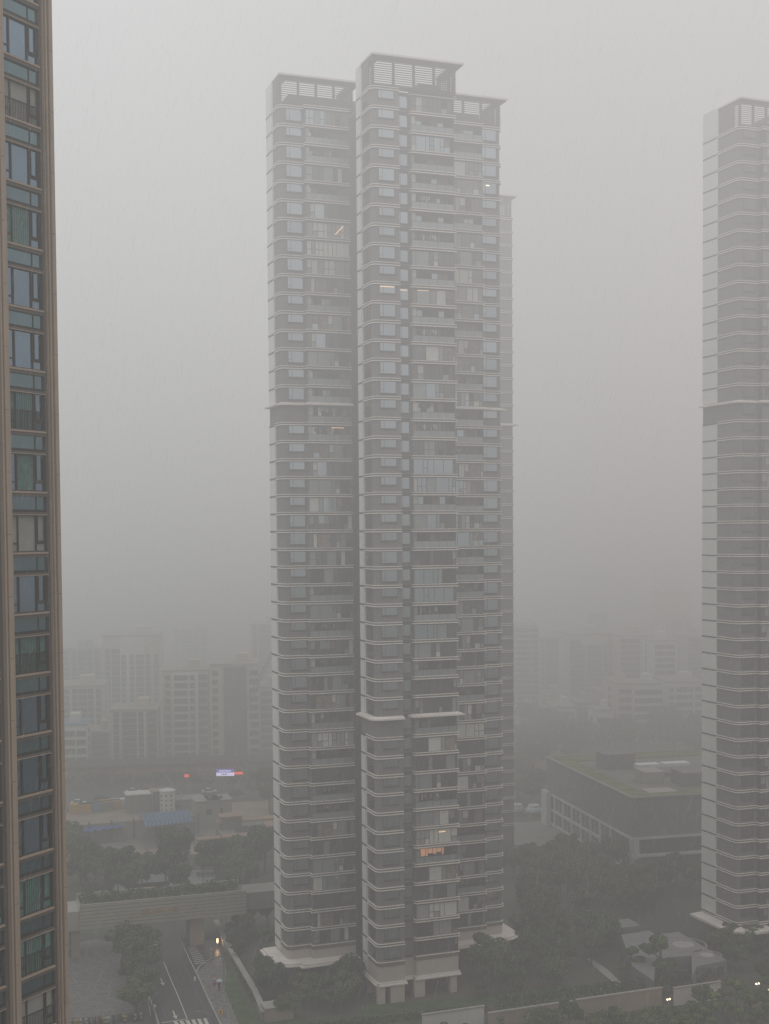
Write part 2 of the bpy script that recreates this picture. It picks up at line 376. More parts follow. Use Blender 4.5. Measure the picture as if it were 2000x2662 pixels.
def openb(W, H, seed, bright):
    r = random.Random(seed); ra = MB(); gl = MB(); back = MB()
    # glass balustrade with rail
    n = 5
    for i in range(n):
        k = 'rail'
        gl.box(W * i / n + .03, W * (i + 1) / n - .03, -.02, .02, .05, 1.02 , k)
    ra.box(0, W, -.04, .05, 1.02, 1.09, 'frame'); ra.box(0, W, -.04, .05, 0, .05, 'frame')
    for i in range(n + 1): ra.box(max(0, W * i / n - .02), min(W, W * i / n + .02), -.03, .04, .05, 1.02, 'frame')
    # back wall doors and piers
    x = .0
    while x < W - .6:
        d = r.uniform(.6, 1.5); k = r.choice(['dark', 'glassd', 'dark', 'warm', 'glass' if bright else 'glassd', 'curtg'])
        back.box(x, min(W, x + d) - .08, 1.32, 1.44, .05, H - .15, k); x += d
    pier = MB(); w0 = r.uniform(.6, .85)
    pier.box(0, w0, .25, .7, 0, H, 'curt' if r.random() < .6 else 'curtg')
    # things hung to dry
    la = None
    if r.random() < .6:
        la = MB(); q = W * r.uniform(.15, .35)
        la.tube((q - .2, .55, H - .25), (q + 3.2, .55, H - .25), .02, n=4, k='steel')
        for i in range(r.randint(4, 8)):
            a = q + i * .4 + r.uniform(0, .1); hh = r.uniform(.5, .95)
            la.box(a, a + r.uniform(.2, .34), .53, .57, H - .27 - hh, H - .27, r.choice(['curt', 'curtg', 'dark', 'warm', 'dark']))
        la = la.mesh('laundry')
    return ra.mesh('balcony'), gl.mesh('glass_balustrade'), pier.mesh('side_pier'), back.mesh('balcony_doors'), la

def crown(root, s0, s1, v0, v1, z0, h, cream=4.0):
    o = MB(); T = z0 + h; vc = v1 - cream
    def frame_ring(a, b_, c, za, zb, k, inn):
        P = [(s0 - a, vc + .3), (s0 - a, v0 - b_), (s1 + c, v0 - b_), (s1 + c, v1)]
        o.strip(P, 0, za, zb, k, inn=-inn)
    frame_ring(.1, .55, 1.15, T - .3, T, 'trim', 1.9); frame_ring(.02, .3, .8, T - .55, T - .302, 'louv', 1.3); frame_ring(-.05, 0, .2, T - .85, T - .552, 'louv', .6)
    o.build('roof_cornice', root)
    for x in [s0 + .35 + i * (s1 - s0 - .7) / 4 for i in range(5)]:
        p = MB(); p.box(x - .17, x + .17, v0 + .12, v0 + .5, z0 + .42, T - .85, 'louv'); p.build('louvre_post', root)
    for y in (v0 + 2.6, v1 - .3):
        p = MB(); p.box(s1 - .5, s1 - .12, y - .2, y + .2, z0 + .42, T - .85, 'louv'); p.build('louvre_post', root)
    l = MB(); n = 12; dz = (h - 1.35) / n
    ring = [(s0, vc), (s0, v0), (s1, v0), (s1, v1)]
    for i in range(n):
        z = z0 + .5 + i * dz
        l.strip(ring, -.02, z, z + dz * .3, 'louv', inn=-.2)
    l.box(s0 + .05, s0 + .2, v0 + 1.6, vc, z0 + .42, T - .85, 'louv')
    l.build('louvre_screen', root)
    q = MB(); q.box(s0 + .5, s1 - .5, v1 - .8, v1 - .3, z0 + .3, z0 + 1.5, 'wallb'); q.box(s0 + .4, s1 - .4, v0 + .7, v0 + .9, z0 + .3, z0 + 1.0, 'brown')
    q.box(s1 - 5.5, s1 - 1.5, v0 + 3, v1 - .75, z0 + .3, z0 + 2.6, 'wall')
    q.build('roof_parapet', root)

TYPES = {  # per floor from the top: o open, g glazed, b bright glazed, w curtained, d dark
 'B': 'boogogwwwgogggoooogggggggdogogodgowodoogdggdgg',
 'L': 'gobooooogogooggboodbbobodbbobgodgogdgogwogdwgd',
 'C': 'oogggoggbwgoggogooogbogbooogggdgogwdggdgodgogd'}

def near_tower():
    root = empty('apartment_tower', (A0.x, A0.y, 0), ANG)
    tag(root, 'complete grey-brown residential tower in the middle with three louvred roof crowns', 'apartment tower')
    b = MB(); b.prism(BODY[::-1], Z[46], Z[0] + .3, 'wall'); b.build('wall', root)
    # cream side panels with a slot
    for (s, v0, v1, zt) in ((-11.5, 17.4, 21.52, Z[0] + 5.3), (0, 4.9, 7.42, Z[0] + 5.3), (28.99, 18, 21.52, Z[0] + 5.3)):
        b = MB(); sg = -1 if s < 20 else 1
        o0 = s + sg * .12; a, c = min(s, o0), max(s, o0)
        top = 16 if s != 0 else 33
        for (za, zb) in ((Z[top] + .5, zt), (Z[46] - (1.6 if s else 2.6), Z[top + 1])):
            b.box(a, c, v0 + .55 if s < 20 else v0, v1, za, zb, 'cream')
            if s < 20: b.box(a, c, v0, v0 + .3, za, zb, 'cream')
        b.build('side_panel', root)
    for i, z in enumerate(Z):
        b = MB()
        wings = [('B', pathB), ('A', pathA), ('A2', pathA2), ('C', pathC)]
        b.prism(offset(FOOT, -.02, True)[::-1], z - .12, z + .40, 'band')
        for nm, p in wings:
            if i == 46: b.strip(p, .1, z - .5, z + .12, 'brown'); b.strip(p, .2, z + .12, z + .22, 'trim'); continue
            if (i == 16 and nm in 'BC') or (i == 33 and nm in ('A', 'A2')): continue
            trims(b, p, z)
        for p in (pathBl, pathAl): b.strip(p, .16, z - .02, z + .26, 'frame')
        b.strip(pathR, .05, z - .05, z + .35, 'frame'); b.strip(pathR, .12, z + .35, z + .42, 'band')
        b.strip(pathR2, .1, z + .3, z + .4, 'trim')
        b.build('floor_band', root)
    for nm, p, i in (('B', [(-11.5, 21.5)] + pathB, 16), ('C', pathC + [(28.99, 21.5)], 16), ('A', [(0, 7.4)] + pathA, 33), ('A2', pathA2, 33)):
        b = MB(); z = Z[i]; b.strip(p, 1.0, z - .1, z + .45, 'ledge', slope=.3); b.build('wide_ledge', root)
    # windows
    r = random.Random(3)
    wm = {}
    def win(name, x, y, wd, tall, k, kids=True):
        z1 = Z[k] - .1; z0 = Z[k + 1] + (.62 if tall else 1.28); h = 1.95 if tall else 1.35
        key = (round(wd, 2), tall)
        if key not in wm: wm[key] = bay_window(h, wd, tall, r)
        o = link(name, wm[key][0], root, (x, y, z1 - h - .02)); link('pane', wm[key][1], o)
        return o
    for k in range(46):
        if k != 16: win('window', -10.35, 13.68, 2.75, r.random() < .55, k)
        if k != 33: win('window', 1.05, -.02, 2.75, r.random() < .5, k)
        o = win('corner_window', 25.3, 13.68, 2.75, r.random() < .55, k)
        if k < 44: win('recess_window', 5.0, 1.78, 1.75, True, k)
        # window on the side of the corner rooms
        z1 = Z[k] - .15
    # faint full height corner glazing on the left sides
    for (s, va, vb) in ((-11.5, 14.9, 16.6), (0, 1.2, 4.2)):
        for k in range(46):
            if (s and k == 16) or (not s and k == 33): continue
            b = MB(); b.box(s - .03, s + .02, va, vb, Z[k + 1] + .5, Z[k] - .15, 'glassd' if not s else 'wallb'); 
            if not s: b.box(s - .06, s - .031, (va + vb) / 2 - .04, (va + vb) / 2 + .04, Z[k + 1] + .5, Z[k] - .15, 'frame')
            b.build('side_glazing', root)
    # balconies
    for nm, x, y, W in (('B', -7.2, 12.66, 7.55), ('L', 7.15, 1.06, 7.4), ('C', 17.05, 12.66, 7.78)):
        vg = {}; n_open = 0
        for k in range(46):
            t = TYPES[nm][k]; z = Z[k + 1] + .42; H = Z[k] - .12 - z
            Hs = 2.45 if H < 2.75 else round(H, 2)
            if t == 'o':
                key = ('o', k % 5, Hs, k < 24)
                if key not in vg: vg[key] = openb(W, Hs, hash(str(key)) % 1 + k * 7 + len(nm) + ord(nm), k < 24)
                m = vg[key]
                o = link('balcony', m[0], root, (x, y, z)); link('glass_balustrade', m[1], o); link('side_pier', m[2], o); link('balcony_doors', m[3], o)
                if m[4]: link('laundry', m[4], o)
            else:
                key = (t, k % 7, Hs)
                if key not in vg: vg[key] = glazed(W, Hs, k * 11 + ord(nm), t)
                m = vg[key]
                o = link('enclosed_balcony', m[0], root, (x, y, z)); link('pane', m[1], o)
    # fill the wall ends behind the glazing
    b = MB()
    for (x0, x1, y0, y1) in ((-7.3, -7.2, 12.65, 14.1), (.35, .43, 12.65, 14.1), (7.03, 7.13, 1.05, 2.5), (14.56, 14.65, 1.05, 2.5), (17, 17.04, 12.65, 14.1), (24.84, 24.89, 12.65, 14.1)):
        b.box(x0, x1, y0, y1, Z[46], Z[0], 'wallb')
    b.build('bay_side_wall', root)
    # a few lit things
    def lamp(x, y, k, w_, h_, kk, dz=.35, nm='ceiling_light'):
        b = MB(); b.box(0, w_, -.03, 0, 0, h_, kk); b.build(nm, root, (x, y, Z[k] - dz))
    b = MB(); b.hexa([(-2.3, 12.55, Z[7] + 1.0), (-2.15, 12.55, Z[7] + 1.0), (-2.15, 12.58, Z[7] + 1.0), (-2.3, 12.58, Z[7] + 1.0), (-.9, 12.55, Z[7] + 2.5), (-.75, 12.55, Z[7] + 2.5), (-.75, 12.58, Z[7] + 2.5), (-.9, 12.58, Z[7] + 2.5)], 'lit'); b.build('light_strip', root)
    lamp(1.2, -.06, 10, 2.4, .12, 'lit', .45); lamp(5.2, 1.72, 10, 1.3, .12, 'lit', .5); lamp(8, 1.0, 10, 2.0, .06, 'lit', .5)
    lamp(17.2, 12.6, 3, 2.2, .06, 'litw', .4); lamp(26, 13.6, 3, .7, .18, 'litw', .7)
    M['litroom'] = mat('lit_room', (.6, .3, .15), .8, .3, 1.5, emis=(1, .45, .25), estr=.27)
    for (x, w_, z_, h_) in ((7.95, .85, .25, 1.25), (8.9, .3, .25, 1.25), (9.3, .75, .3, .8), (10.15, .6, .3, .95), (10.85, .8, .3, .7), (11.8, .25, .3, 1.1)): lamp(x, .99, 40, w_, h_, 'litroom', z_ + h_, 'lit_room')
    lamp(11.2, .99, 39, 1.2, .1, 'lit', .8); lamp(-3.2, 12.57, 17, 2.2, .08, 'lit', .5)
    b = MB(); b.face([(-.06, 3.6, Z[24] - 1.6), (-.9, 3.1, Z[24] - 1.75), (-.1, 3.0, Z[24] - .35)], 'white'); b.build('flapping_curtain', root)
    # crowns
    crown(root, 0, 14.65, 0, 7.4, Z[0], 5.5, 2.5); crown(root, -11.5, 1.6, 13.7, 21.5, Z[0], 5.5); crown(root, 14.8, 28.99, 13.7, 21.5, Z[0], 5.5)
    b = MB(); b.prism([(-9, 29), (26, 29), (26, 16.5), (-9, 16.5)][::-1], Z[0] + .3, Z[0] + 3.2, 'wallb'); b.build('roof_machine_room', root)
    # plinth and canopy
    zb = Z[46]
    b = MB(); pA = [(0, 7.4)] + pathA + [(4.63, 1.8), (7.03, 1.8)] + pathA2[1:-1] + [(14.65, 7.4)]
    b.prism(pA[::-1], zb - 3.3, zb - .12, 'plinth'); b.strip(pA, .25, zb - 3.5, zb - 3.15, 'trim'); b.strip(pA, .4, zb - 3.75, zb - 3.5, 'trim')
    b.build('plinth', root)
    for p, q in (([(-11.5, 21.5)] + pathB + [(.43, 16), (-5, 21)], [(-11.5, 21.5)] + pathB), (pathC + [(28.99, 21.5), (18, 21)], pathC + [(28.99, 21.5)])):
        b = MB(); b.prism(p[::-1], zb - 2.15, zb - .12, 'plinth'); b.build('plinth', root)
        b = MB(); pp = offset(q, 2.5); 
        b.strip(q, 2.9, zb - 2.6, zb - 2.25, 'ledge', slope=.12); b.strip(q, 2.4, zb - 2.25, zb - 2.1, 'ledge', slope=.05)
        for a in range(6): pass
        b.build('canopy_ledge', root)
    for (x, y, wx, wy) in ((.5, .4, 1.3, 1.0), (3.3, .4, 2.4, 1.2), (7.6, 1.5, 1.9, 1.2), (13.7, 1.5, 1.2, 1.2), (1, 6.2, 1.3, 1.3), (13.6, 6.4, 1.3, 1.3), (-10, 15, 1.4, 1.4), (-10, 20, 1.4, 1.4), (-1, 15, 1.4, 1.4), (27.5, 15, 1.4, 1.4), (19, 15, 1.4, 1.4)):
        b = MB(); b.box(x - wx / 2, x + wx / 2, y - wy / 2, y + wy / 2, 0, zb - (3.3 if y < 8 else 2.15), 'plinth'); b.build('column', root)
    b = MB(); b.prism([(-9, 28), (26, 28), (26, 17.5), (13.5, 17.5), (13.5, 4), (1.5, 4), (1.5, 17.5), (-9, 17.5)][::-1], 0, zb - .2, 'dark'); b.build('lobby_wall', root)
near_tower()
print('FOOT', proj((A0.x,A0.y,0)), proj((A0.x,A0.y,Z[46]-3.75)), Z[46])

# ------------------------------------------------------------------ the two other towers of the estate
def far_tower(label, O, u, Zs, width, depth, wcream, wdark, ledge_i, prot=1.1, detail=True, crown_h=5.5):
    ang = math.atan2(u[1], u[0]); root = empty('apartment_tower', (O[0], O[1], 0), ang)
    tag(root, label, 'apartment tower')
    D = wcream + wdark; n = len(Zs)
    pol = [(0, D), (0, 0), (4.3, 0), (4.3, -prot), (12, -prot), (12, .5), (width, .5), (width, depth), (0, depth)] if detail else [(0, D), (0, 0), (width, 0), (width, depth), (0, depth)]
    if D < depth: pol = pol[:-1] + [(15, depth), (15, D)]
    path = rounded([(0, wdark), (0, 0)] + (pol[2:6] if detail else [(width, 0), (width, 8)]), {1}, 1.0) if True else None
    b = MB(); body = [list(p) for p in pol]
    if detail: body[3][1] = .4; body[4][1] = .4
    pol = rounded(pol, {1}, 1.0)
    b.prism(rounded([tuple(p) for p in body], {1}, 1.0)[::-1], 0, Zs[0] + .3, 'wall'); b.build('wall', root)
    b = MB()
    for (za, zb) in ((Zs[ledge_i] + .5, Zs[0] + crown_h), (Zs[-1] - .2, Zs[ledge_i + 1])): b.box(-.12, 0, wdark, D + .02, za, zb, 'cream')
    b.build('side_panel', root)
    for i, z in enumerate(Zs):
        b = MB(); b.prism(offset(pol, -.02, True)[::-1], z - .12, z + .4, 'band')
        if i == ledge_i: b.strip([(0, D)] + path, 1.0, z - .1, z + .45, 'ledge', slope=.3)
        else: trims(b, path, z)
        if detail: b.strip([(12.05, .5), (width, .5), (width, depth)], .2, z - .08, z + .07, 'trim'); b.strip([(12.05, .5), (width, .5), (width, depth)], .17, z + .33, z + .44, 'trim')
        b.strip([(0, D), (0, wdark)], .16, z, z + .25, 'frame')
        b.build('floor_band', root)
    if detail:
        r = random.Random(5); fm = {}
        for k in range(n - 1):
            tall = r.random() < .5; h = 1.95 if tall else 1.35; z1 = Zs[k] - .1
            if tall not in fm:
                fm[tall] = bay_window(h, 2.75, tall, r); fm[tall][1].materials.clear(); fm[tall][1].materials.append(M['glassd'])
            o = link('window', fm[tall][0], root, (.9, -.02, z1 - h - .02)); pp_ = link('pane', fm[tall][1], o)
            for yy in (3, 9, 15, 20): link('side_window', fm[tall][0], root, (width + .02, yy, z1 - h - .02), R(90)) if (k * 4 + yy) % 2 == 0 else None
            key = ('g', k % 9)
            if key not in fm: fm[key] = glazed(7.5, 2.42, k * 5 + 2, r.choice('gddd'))
            o = link('enclosed_balcony', fm[key][0], root, (4.4, -prot + .06, Zs[k + 1] + .42)); link('pane', fm[key][1], o)
    crown(root, 0, 12 if detail else width, 0, D, Zs[0], crown_h, wcream)
    return root, path, D

yr = [333.7 + 44.5 * i for i in range(17)] + [1096 + 44.5 * i for i in range(2)] + [1185 + 43.7 * i for i in range(20)]
yr = yr[:39] + [2061, 2104, 2147.5, 2191, 2234, 2277.5, 2321, 2362, 2405]
RO = atY(1918.6, 1390, 236.5)
ZR = [zof(RO.x, RO.y, y) for y in yr]
ur = ray(9800, 1438); ur = Vector((ur.x, ur.y)).normalized()
rt, rp, rD = far_tower('cream-sided louvred tower cut off by the right edge of the photo', RO, ur, ZR, 26, 24, 4.6, 6.2, 16)
b = MB(); zb = ZR[-1]; q = [(0, rD)] + rp
b.strip(q, 2.7, zb - .9, zb - .35, 'ledge', slope=.12); b.build('canopy_ledge', rt)

uD = U; DO_R = atY(1334, 1380, 300); wD = 14
DO = Vector((DO_R.x - U.x * wD, DO_R.y - U.y * wD))
ZD = [zof(DO_R.x, DO_R.y, y) for y in [572 + 34.6 * i for i in range(15)] + [1103 + 3 + 34.6 * i for i in range(31)]]
dt, dp, dD = far_tower('hazy grey tower standing behind the right wing of the middle tower', DO, (U.x, U.y), ZD, wD, 14, 4, 8, 15, detail=False)

# ------------------------------------------------------------------ near building on the left
UL = Vector((math.sin(R(29)), math.cos(R(29)))); 
LC = atY(150.5, 1331, 68.0)
# local frame: +x runs back along the face away from the far corner (towards the viewer), +y into the building
lroot = empty('office_tower', (LC.x, LC.y, 0), math.atan2(-UL.y, -UL.x))
tag(lroot, 'near brown stone and blue glass tower filling the left edge of the photo', 'apartment tower')
M['lstone'] = mat('brown_grey_stone', (.105, .088, .076), .7, .1, .8)
M['lstonel'] = mat('light_brown_stone', (.36, .28, .215), .65, .08, .6)
M['lframe'] = mat('bronze_frame', (.034, .03, .027), .5, .1, 1.5)
M['lglass'] = mat('tinted_blue_glass', (.19, .26, .33), .06, .08, .5, metal=.9, objvar=.1)
M['lglass2'] = mat('spandrel_glass', (.13, .20, .225), .10, .10, .8, metal=.85, objvar=.08)
M['lcurt'] = mat('green_curtain', (.09, .20, .17), .5, .3, 2.5, objvar=.35)
M['lblind'] = mat('grey_blind', (.27, .27, .24), .7, .1, 1.5)
M['ldark'] = mat('deep_joint', (.02, .02, .018), .8, .1)
# with this frame outward (to the viewer's side) is -y?  decide by test
mL = Matrix.Rotation(math.atan2(-UL.y, -UL.x), 3, 'Z')
outw = mL @ Vector((0, 1, 0)); SG = 1 if outw.x > 0 else -1      # outward normal points right (+X)
def lb(b, x0, x1, y0, y1, z0, z1, k):   # y measured outward
    ya, yb = SG * y0, SG * y1; b.box(x0, x1, min(ya, yb), max(ya, yb), z0, z1, k)
FH = 3.08
pw = atY(37, 1331, 65.1)
zs0 = zof(pw.x, pw.y, 1275.6)             # a sill height
NB = 26
base_k = int(zs0 // FH)
ZL = [zs0 + (i - base_k) * FH for i in range(0, 40)]
ztop = 112
b = MB(); lb(b, .05, 30, -20, -.35, 0, ztop, 'lstone'); b.build('wall', lroot)
def pilaster(x0, x1, steps, name='pilaster'):
    b = MB()
    for (a, c, o, k) in steps: lb(b, a, c, -.35, o, 0, ztop, k)
    b.build(name, lroot)
pilaster(0, 1, [(0, .24, .2, 'lstonel'), (.24, .30, .0, 'lframe'), (.30, .42, .12, 'lstonel'), (.42, .48, .0, 'lframe'), (.48, .53, .05, 'lstonel'), (.53, .70, -.08, 'lstone')], 'corner_pilaster')
for px0 in (3.33, 6.6, 9.87):
    pilaster(px0, px0 + .7, [(px0, px0 + .13, .12, 'lstonel'), (px0 + .13, px0 + .19, .0, 'lframe'), (px0 + .19, px0 + .42, .2, 'lstonel'), (px0 + .42, px0 + .48, .04, 'lframe'), (px0 + .48, px0 + .6, .16, 'lstonel'), (px0 + .6, px0 + .86, -.08, 'lstone')])
jt = MB()
for i, z in enumerate(ZL):
    if i % 1 == 0 and z < ztop:
        lb(jt, -.002, .242, .2, .203, z + .9, z + .915, 'ldark')
        lb(jt, 3.52, 3.75, .2, .203, z + .9, z + .915, 'ldark')
jt.build('stone_joint', lroot)
wins = {}
def lwindow(x0, x1, var):
    """window unit, z=0 at sill; drawn from x1 (near, left in the picture) to x0"""
    fr = MB(); pn = MB(); W = x1 - x0; H = 1.92; t = .07
    lb(fr, 0, W, -.3, -.16, 0, .06, 'lframe'); lb(fr, 0, W, -.3, -.16, H - .06, H, 'lframe')
    for x in (0, W - t, W * .26, W * .74): lb(fr, x, x + t, -.3, -.16, .06, H - .06, 'lframe')
    lb(fr, t, W * .26, -.3, -.18, .42, .50, 'lframe'); lb(fr, W * .74 + t, W - t, -.3, -.18, .42, .50, 'lframe')
    # opening casements have a second frame
    lb(fr, t + .03, W * .26 - .03, -.2, -.13, .53, .58, 'lframe'); lb(fr, t + .03, t + .07, -.2, -.13, .58, H - .1, 'lframe'); lb(fr, W * .26 - .07, W * .26 - .03, -.2, -.13, .58, H - .1, 'lframe')
    kk = {'b': ['lglass', 'lglass', 'lglass'], 'c': ['lglass', 'lcurt', 'lcurt'], 'r': ['lblind', 'lblind', 'lblind'], 'm': ['lglass', 'lcurt', 'lglass'], 'g': ['lcurt', 'lcurt', 'lcurt']}[var[0]]
    for (a, c, k) in ((t, W * .26, kk[0]), (W * .26 + t, W * .74, kk[1]), (W * .74 + t, W - t, kk[2])): lb(pn, a, c, -.27, -.23, .06, H - .06, k)
    if 'c' in var[0] or 'g' in var[0]:
        x = W * .26 + .12
        while x < W * .74: lb(pn, x, x + .05, -.23, -.215, .06, H - .06, 'lglass2'); x += .15
    ba = None
    if len(var) > 1:
        ba = MB(); lb(ba, t, W - t, -.22, -.19, .98, 1.02, 'lframe'); x = t + .06
        while x < W - t: lb(ba, x, x + .022, -.215, -.195, .06, .98, 'lframe'); x += .11
        ba = ba.mesh('guard_rail')
    return fr.mesh('window'), pn.mesh('pane'), ba
seq = {}
kc = base_k
vis = {kc: 'm', kc + 1: 'b', kc + 2: 'b', kc + 3: 'b', kc + 4: 'c', kc + 5: 'b', kc + 6: 'rx', kc + 7: 'b', kc + 8: 'b', kc - 1: 'r', kc - 2: 'b', kc - 3: 'gx', kc - 4: 'b', kc - 5: 'b', kc - 6: 'b', kc - 7: 'g', kc - 8: 'gx', kc - 9: 'rx'}
vis[kc + 1] = 'cx'
for bx0, bx1 in ((.70, 3.33), (4.19, 6.6), (7.46, 9.87)):
    for i, z in enumerate(ZL):
        if z > ztop - 3 or z < 3: continue
        v = vis.get(i, 'b') if bx0 < 2 else rnd.choice(['b', 'g', 'gx', 'b', 'r'])
        if (v, bx0) not in wins: wins[(v, bx0)] = lwindow(bx0, bx1, v)
        fm, pm, ba = wins[(v, bx0)]
        o = link('window', fm, lroot, (bx0, 0, z)); link('pane', pm, o)
        if ba: link('guard_rail', ba, o)
        b = MB(); lb(b, bx0, bx1, -.35, -.02, z - .09, z, 'lstonel'); lb(b, bx0, bx1, -.35, -.06, z - .26, z - .09, 'lstone'); b.build('sill', lroot)
        b = MB(); lb(b, bx0, bx1, -.3, -.2, z - .92, z - .26, 'lglass2'); lb(b, bx0 + .62, bx0 + .68, -.25, -.17, z - .95, z - .26, 'lframe'); b.build('spandrel', lroot)
        b = MB(); lb(b, bx0, bx1, -.35, -.14, z - 1.05, z - .93, 'ldark'); lb(b, bx0, bx1, -.35, -.08, z - 1.16, z - 1.05, 'lstone'); lb(b, bx0, bx1, -.35, -.05, z - 1.20, z - 1.161, 'lstonel'); b.build('head_band', lroot)

# ------------------------------------------------------------------ trees
def crown_mesh(name, r, h, n, leaf, seed, k='leaf', flat=1.0, lobes=15):
    q = random.Random(seed); b = MB()
    L_ = []
    for i in range(lobes):
        a = q.uniform(0, 6.28); d = r * q.uniform(.1, .8); z = h * q.uniform(.45, .85) * (1 - .25 * d / r)
        L_.append((d * math.cos(a), d * math.sin(a), z, r * q.uniform(.2, .46)))
    for i in range(n):
        c = q.choice(L_); 
        while True:
            v = Vector((q.uniform(-1, 1), q.uniform(-1, 1), q.uniform(-1, 1)))
            if .25 < v.length < 1: break
        v = v.normalized() * (q.uniform(.55, 1.0) ** .5) * q.choice([1, 1, 1, 1.15])
        p = Vector((c[0] + v.x * c[3], c[1] + v.y * c[3], c[2] + v.z * c[3] * .75 * flat))
        nrm = (v + Vector((q.uniform(-.8, .8), q.uniform(-.8, .8), q.uniform(-.2, 1)))).normalized()
        a = nrm.orthogonal().normalized(); a.rotate(Matrix.Rotation(q.uniform(0, 6.28), 3, nrm)); c2 = nrm.cross(a); s_ = leaf * q.uniform(.5, 1.2)
        b.face([p - a * s_ - c2 * s_ * .4, p + a * s_ * .2 - c2 * s_ * .6, p + a * s_ + c2 * s_ * .3, p - a * s_ * .3 + c2 * s_ * .7], k)
    tr = MB(); tr.tube((0, 0, 0), (0, 0, h * .5), r * .055, r * .035, 6, 'trunk')
    for c in L_: tr.tube((0, 0, h * q.uniform(.25, .5)), (c[0], c[1], c[2]), r * .03, r * .01, 5, 'trunk')
    return tr.mesh(name + '_trunk'), b.mesh(name + '_crown')
TV = [crown_mesh('tree', 3.5, 8.5, 3400, .30, i, 'leaf') for i in range(5)]
TF = [crown_mesh('young_tree', 2.6, 7, 1300, .30, 20 + i, 'leaf2', .6, 7) for i in range(2)]
TC = [crown_mesh('tall_tree', 2.6, 13, 2600, .33, 30 + i, 'leaf', 2.0, 12) for i in range(2)]
def plant(x, y, s, label, group=None, kind='tree', src=None, z=0, sz=1.0):
    t = rnd.choice(src or TV); root = empty('tree', (x, y, z), rnd.uniform(0, 6.28)); k = s * rnd.uniform(.88, 1.12); root.scale = (k, k, k * sz * rnd.uniform(.9, 1.1))
    tag(root, label, kind, group); link('trunk', t[0], root); link('crown', t[1], root); return root
def plantp(px, py, s, label, group=None, **kw):
    p = G(px, py, kw.get('z', 0)); return plant(p.x, p.y, s, label, group, **kw)

def inpoly(x, y, P):
    c = False; n = len(P)
    for i in range(n):
        a = P[i]; b_ = P[(i + 1) % n]
        if (a[1] > y) != (b_[1] > y) and x < (b_[0] - a[0]) * (y - a[1]) / (b_[1] - a[1]) + a[0]: c = not c
    return c
def gp(pts, z=0): return [(G(x, y, z).x, G(x, y, z).y) for x, y in pts]
AV = []   # world polygons kept free of trees
AV.append([tuple(loc2(s_, v_)) for s_, v_ in ((-14.5, 11), (-1, 9.5), (-1, -2), (16, -2), (16, 10), (32, 11), (32, 32), (-14, 32))])
def grove(poly, step, size, label, group, jit=.45, src=None, sz=1.0, avoid=True, k=99999):
    P = gp(poly); xs = [p[0] for p in P]; ys = [p[1] for p in P]; x = min(xs); n = 0
    while x < max(xs):
        y = min(ys)
        while y < max(ys):
            X = x + rnd.uniform(-jit, jit) * step; Y = y + rnd.uniform(-jit, jit) * step
            if inpoly(X, Y, P) and not (avoid and any(inpoly(X, Y, a) for a in AV)) and n < k:
                plant(X, Y, size * rnd.uniform(.75, 1.2), label, group, src=src, sz=sz); n += 1
            y += step
        x += step
    return n

# ------------------------------------------------------------------ footbridge and street at lower left
def lbox(name, label, cat, p, ang, dims, k, z=0, **kw):
    r_ = empty(name, (p[0], p[1], z), ang); return r_
g0 = G(213, 2489); g1 = G(526, 2457)
ub = (Vector((g1.x, g1.y)) - Vector((g0.x, g0.y))); Lb = ub.length; ub.normalize(); angb = math.atan2(ub.y, ub.x)
br = empty('footbridge', (g0.x, g0.y, 0), angb); tag(br, 'stone-clad bridge with horizontal joints and small gilt characters crossing the road', 'bridge')
zb0 = zof(g1.x, g1.y, 2382); zb1 = zof(g1.x, g1.y, 2320)
b = MB(); b.box(-.3, Lb + 8.2, -1.0, -.7, zb0, zb1, 'pink2' if 'pink2' in M else 'conc'); 
M['groof'] = mat('planted_roof', (.13, .16, .06), .9, .25, .3)
M['clad'] = mat('beige_cladding', (.38, .355, .29), .75, .08, .4)
b = MB(); b.box(-.3, Lb + 8.3, -1.2, 7, zb0, zb1 - .9, 'clad'); b.box(-.3, Lb + 8.3, -1.2, -.9, zb1 - .9, zb1, 'clad'); b.box(-.3, Lb + 8.3, 6.7, 7, zb1 - .9, zb1, 'clad')
for i in range(1, 7):
    z = zb0 + (zb1 - zb0) * i / 7; b.box(-.3, Lb + 8.3, -1.215, -1.19, z, z + .06, 'frame')
b.build('cladding_wall', br)
b = MB(); b.box(0, Lb + 7.9, -.8, 6.6, zb1 - .89, zb1 - .5, 'groof'); b.build('planting_bed', br)
b = MB(); b.box(-7, -.32, -.6, 6.6, zb0 - .3, zb1 - 1.3, 'concl'); b.build('end_block', br)
b = MB(); b.box(Lb + 8.32, Lb + 22, 0, 6, zb0 + .4, zb1 - .9, 'conc'); b.build('end_block', br)
for x, wx in ((-.5, 1.3), (Lb, 2.2)):
    b = MB(); b.box(x - wx, x + wx * .2, .2, 2.2, 0, zb0, 'pink'); b.build('pier', br)
    b = MB(); b.box(x - wx, x + wx * .2, 4.5, 6.2, 0, zb0, 'pink'); b.build('pier', br)
b = MB(); b.box(-6.5, -3, 1, 5.6, 0, zb0 - .35, 'steel'); b.build('stair_wall', br)
M['gilt'] = mat('gilt_lettering', (.62, .28, .10), .6, .1, 2)
ft = bpy.data.curves.new('lettering', 'FONT'); ft.body = '國医三院丨李府'; ft.size = 1.0; ft.extrude = .04; ft.align_x = 'LEFT'
ft.materials.append(M['gilt'])
try:
    to = bpy.data.objects.new('tmp', ft); COL.objects.link(to); dg = bpy.context.evaluated_depsgraph_get(); me = bpy.data.meshes.new_from_object(to.evaluated_get(dg)); bpy.data.objects.remove(to)
    if len(me.vertices) > 20:
        lt = link('sign_lettering', me, br, (10.6, -1.28, zb0 + 1.9)); lt.rotation_euler = (R(90), 0, 0)
except Exception as ex: print('text', ex)

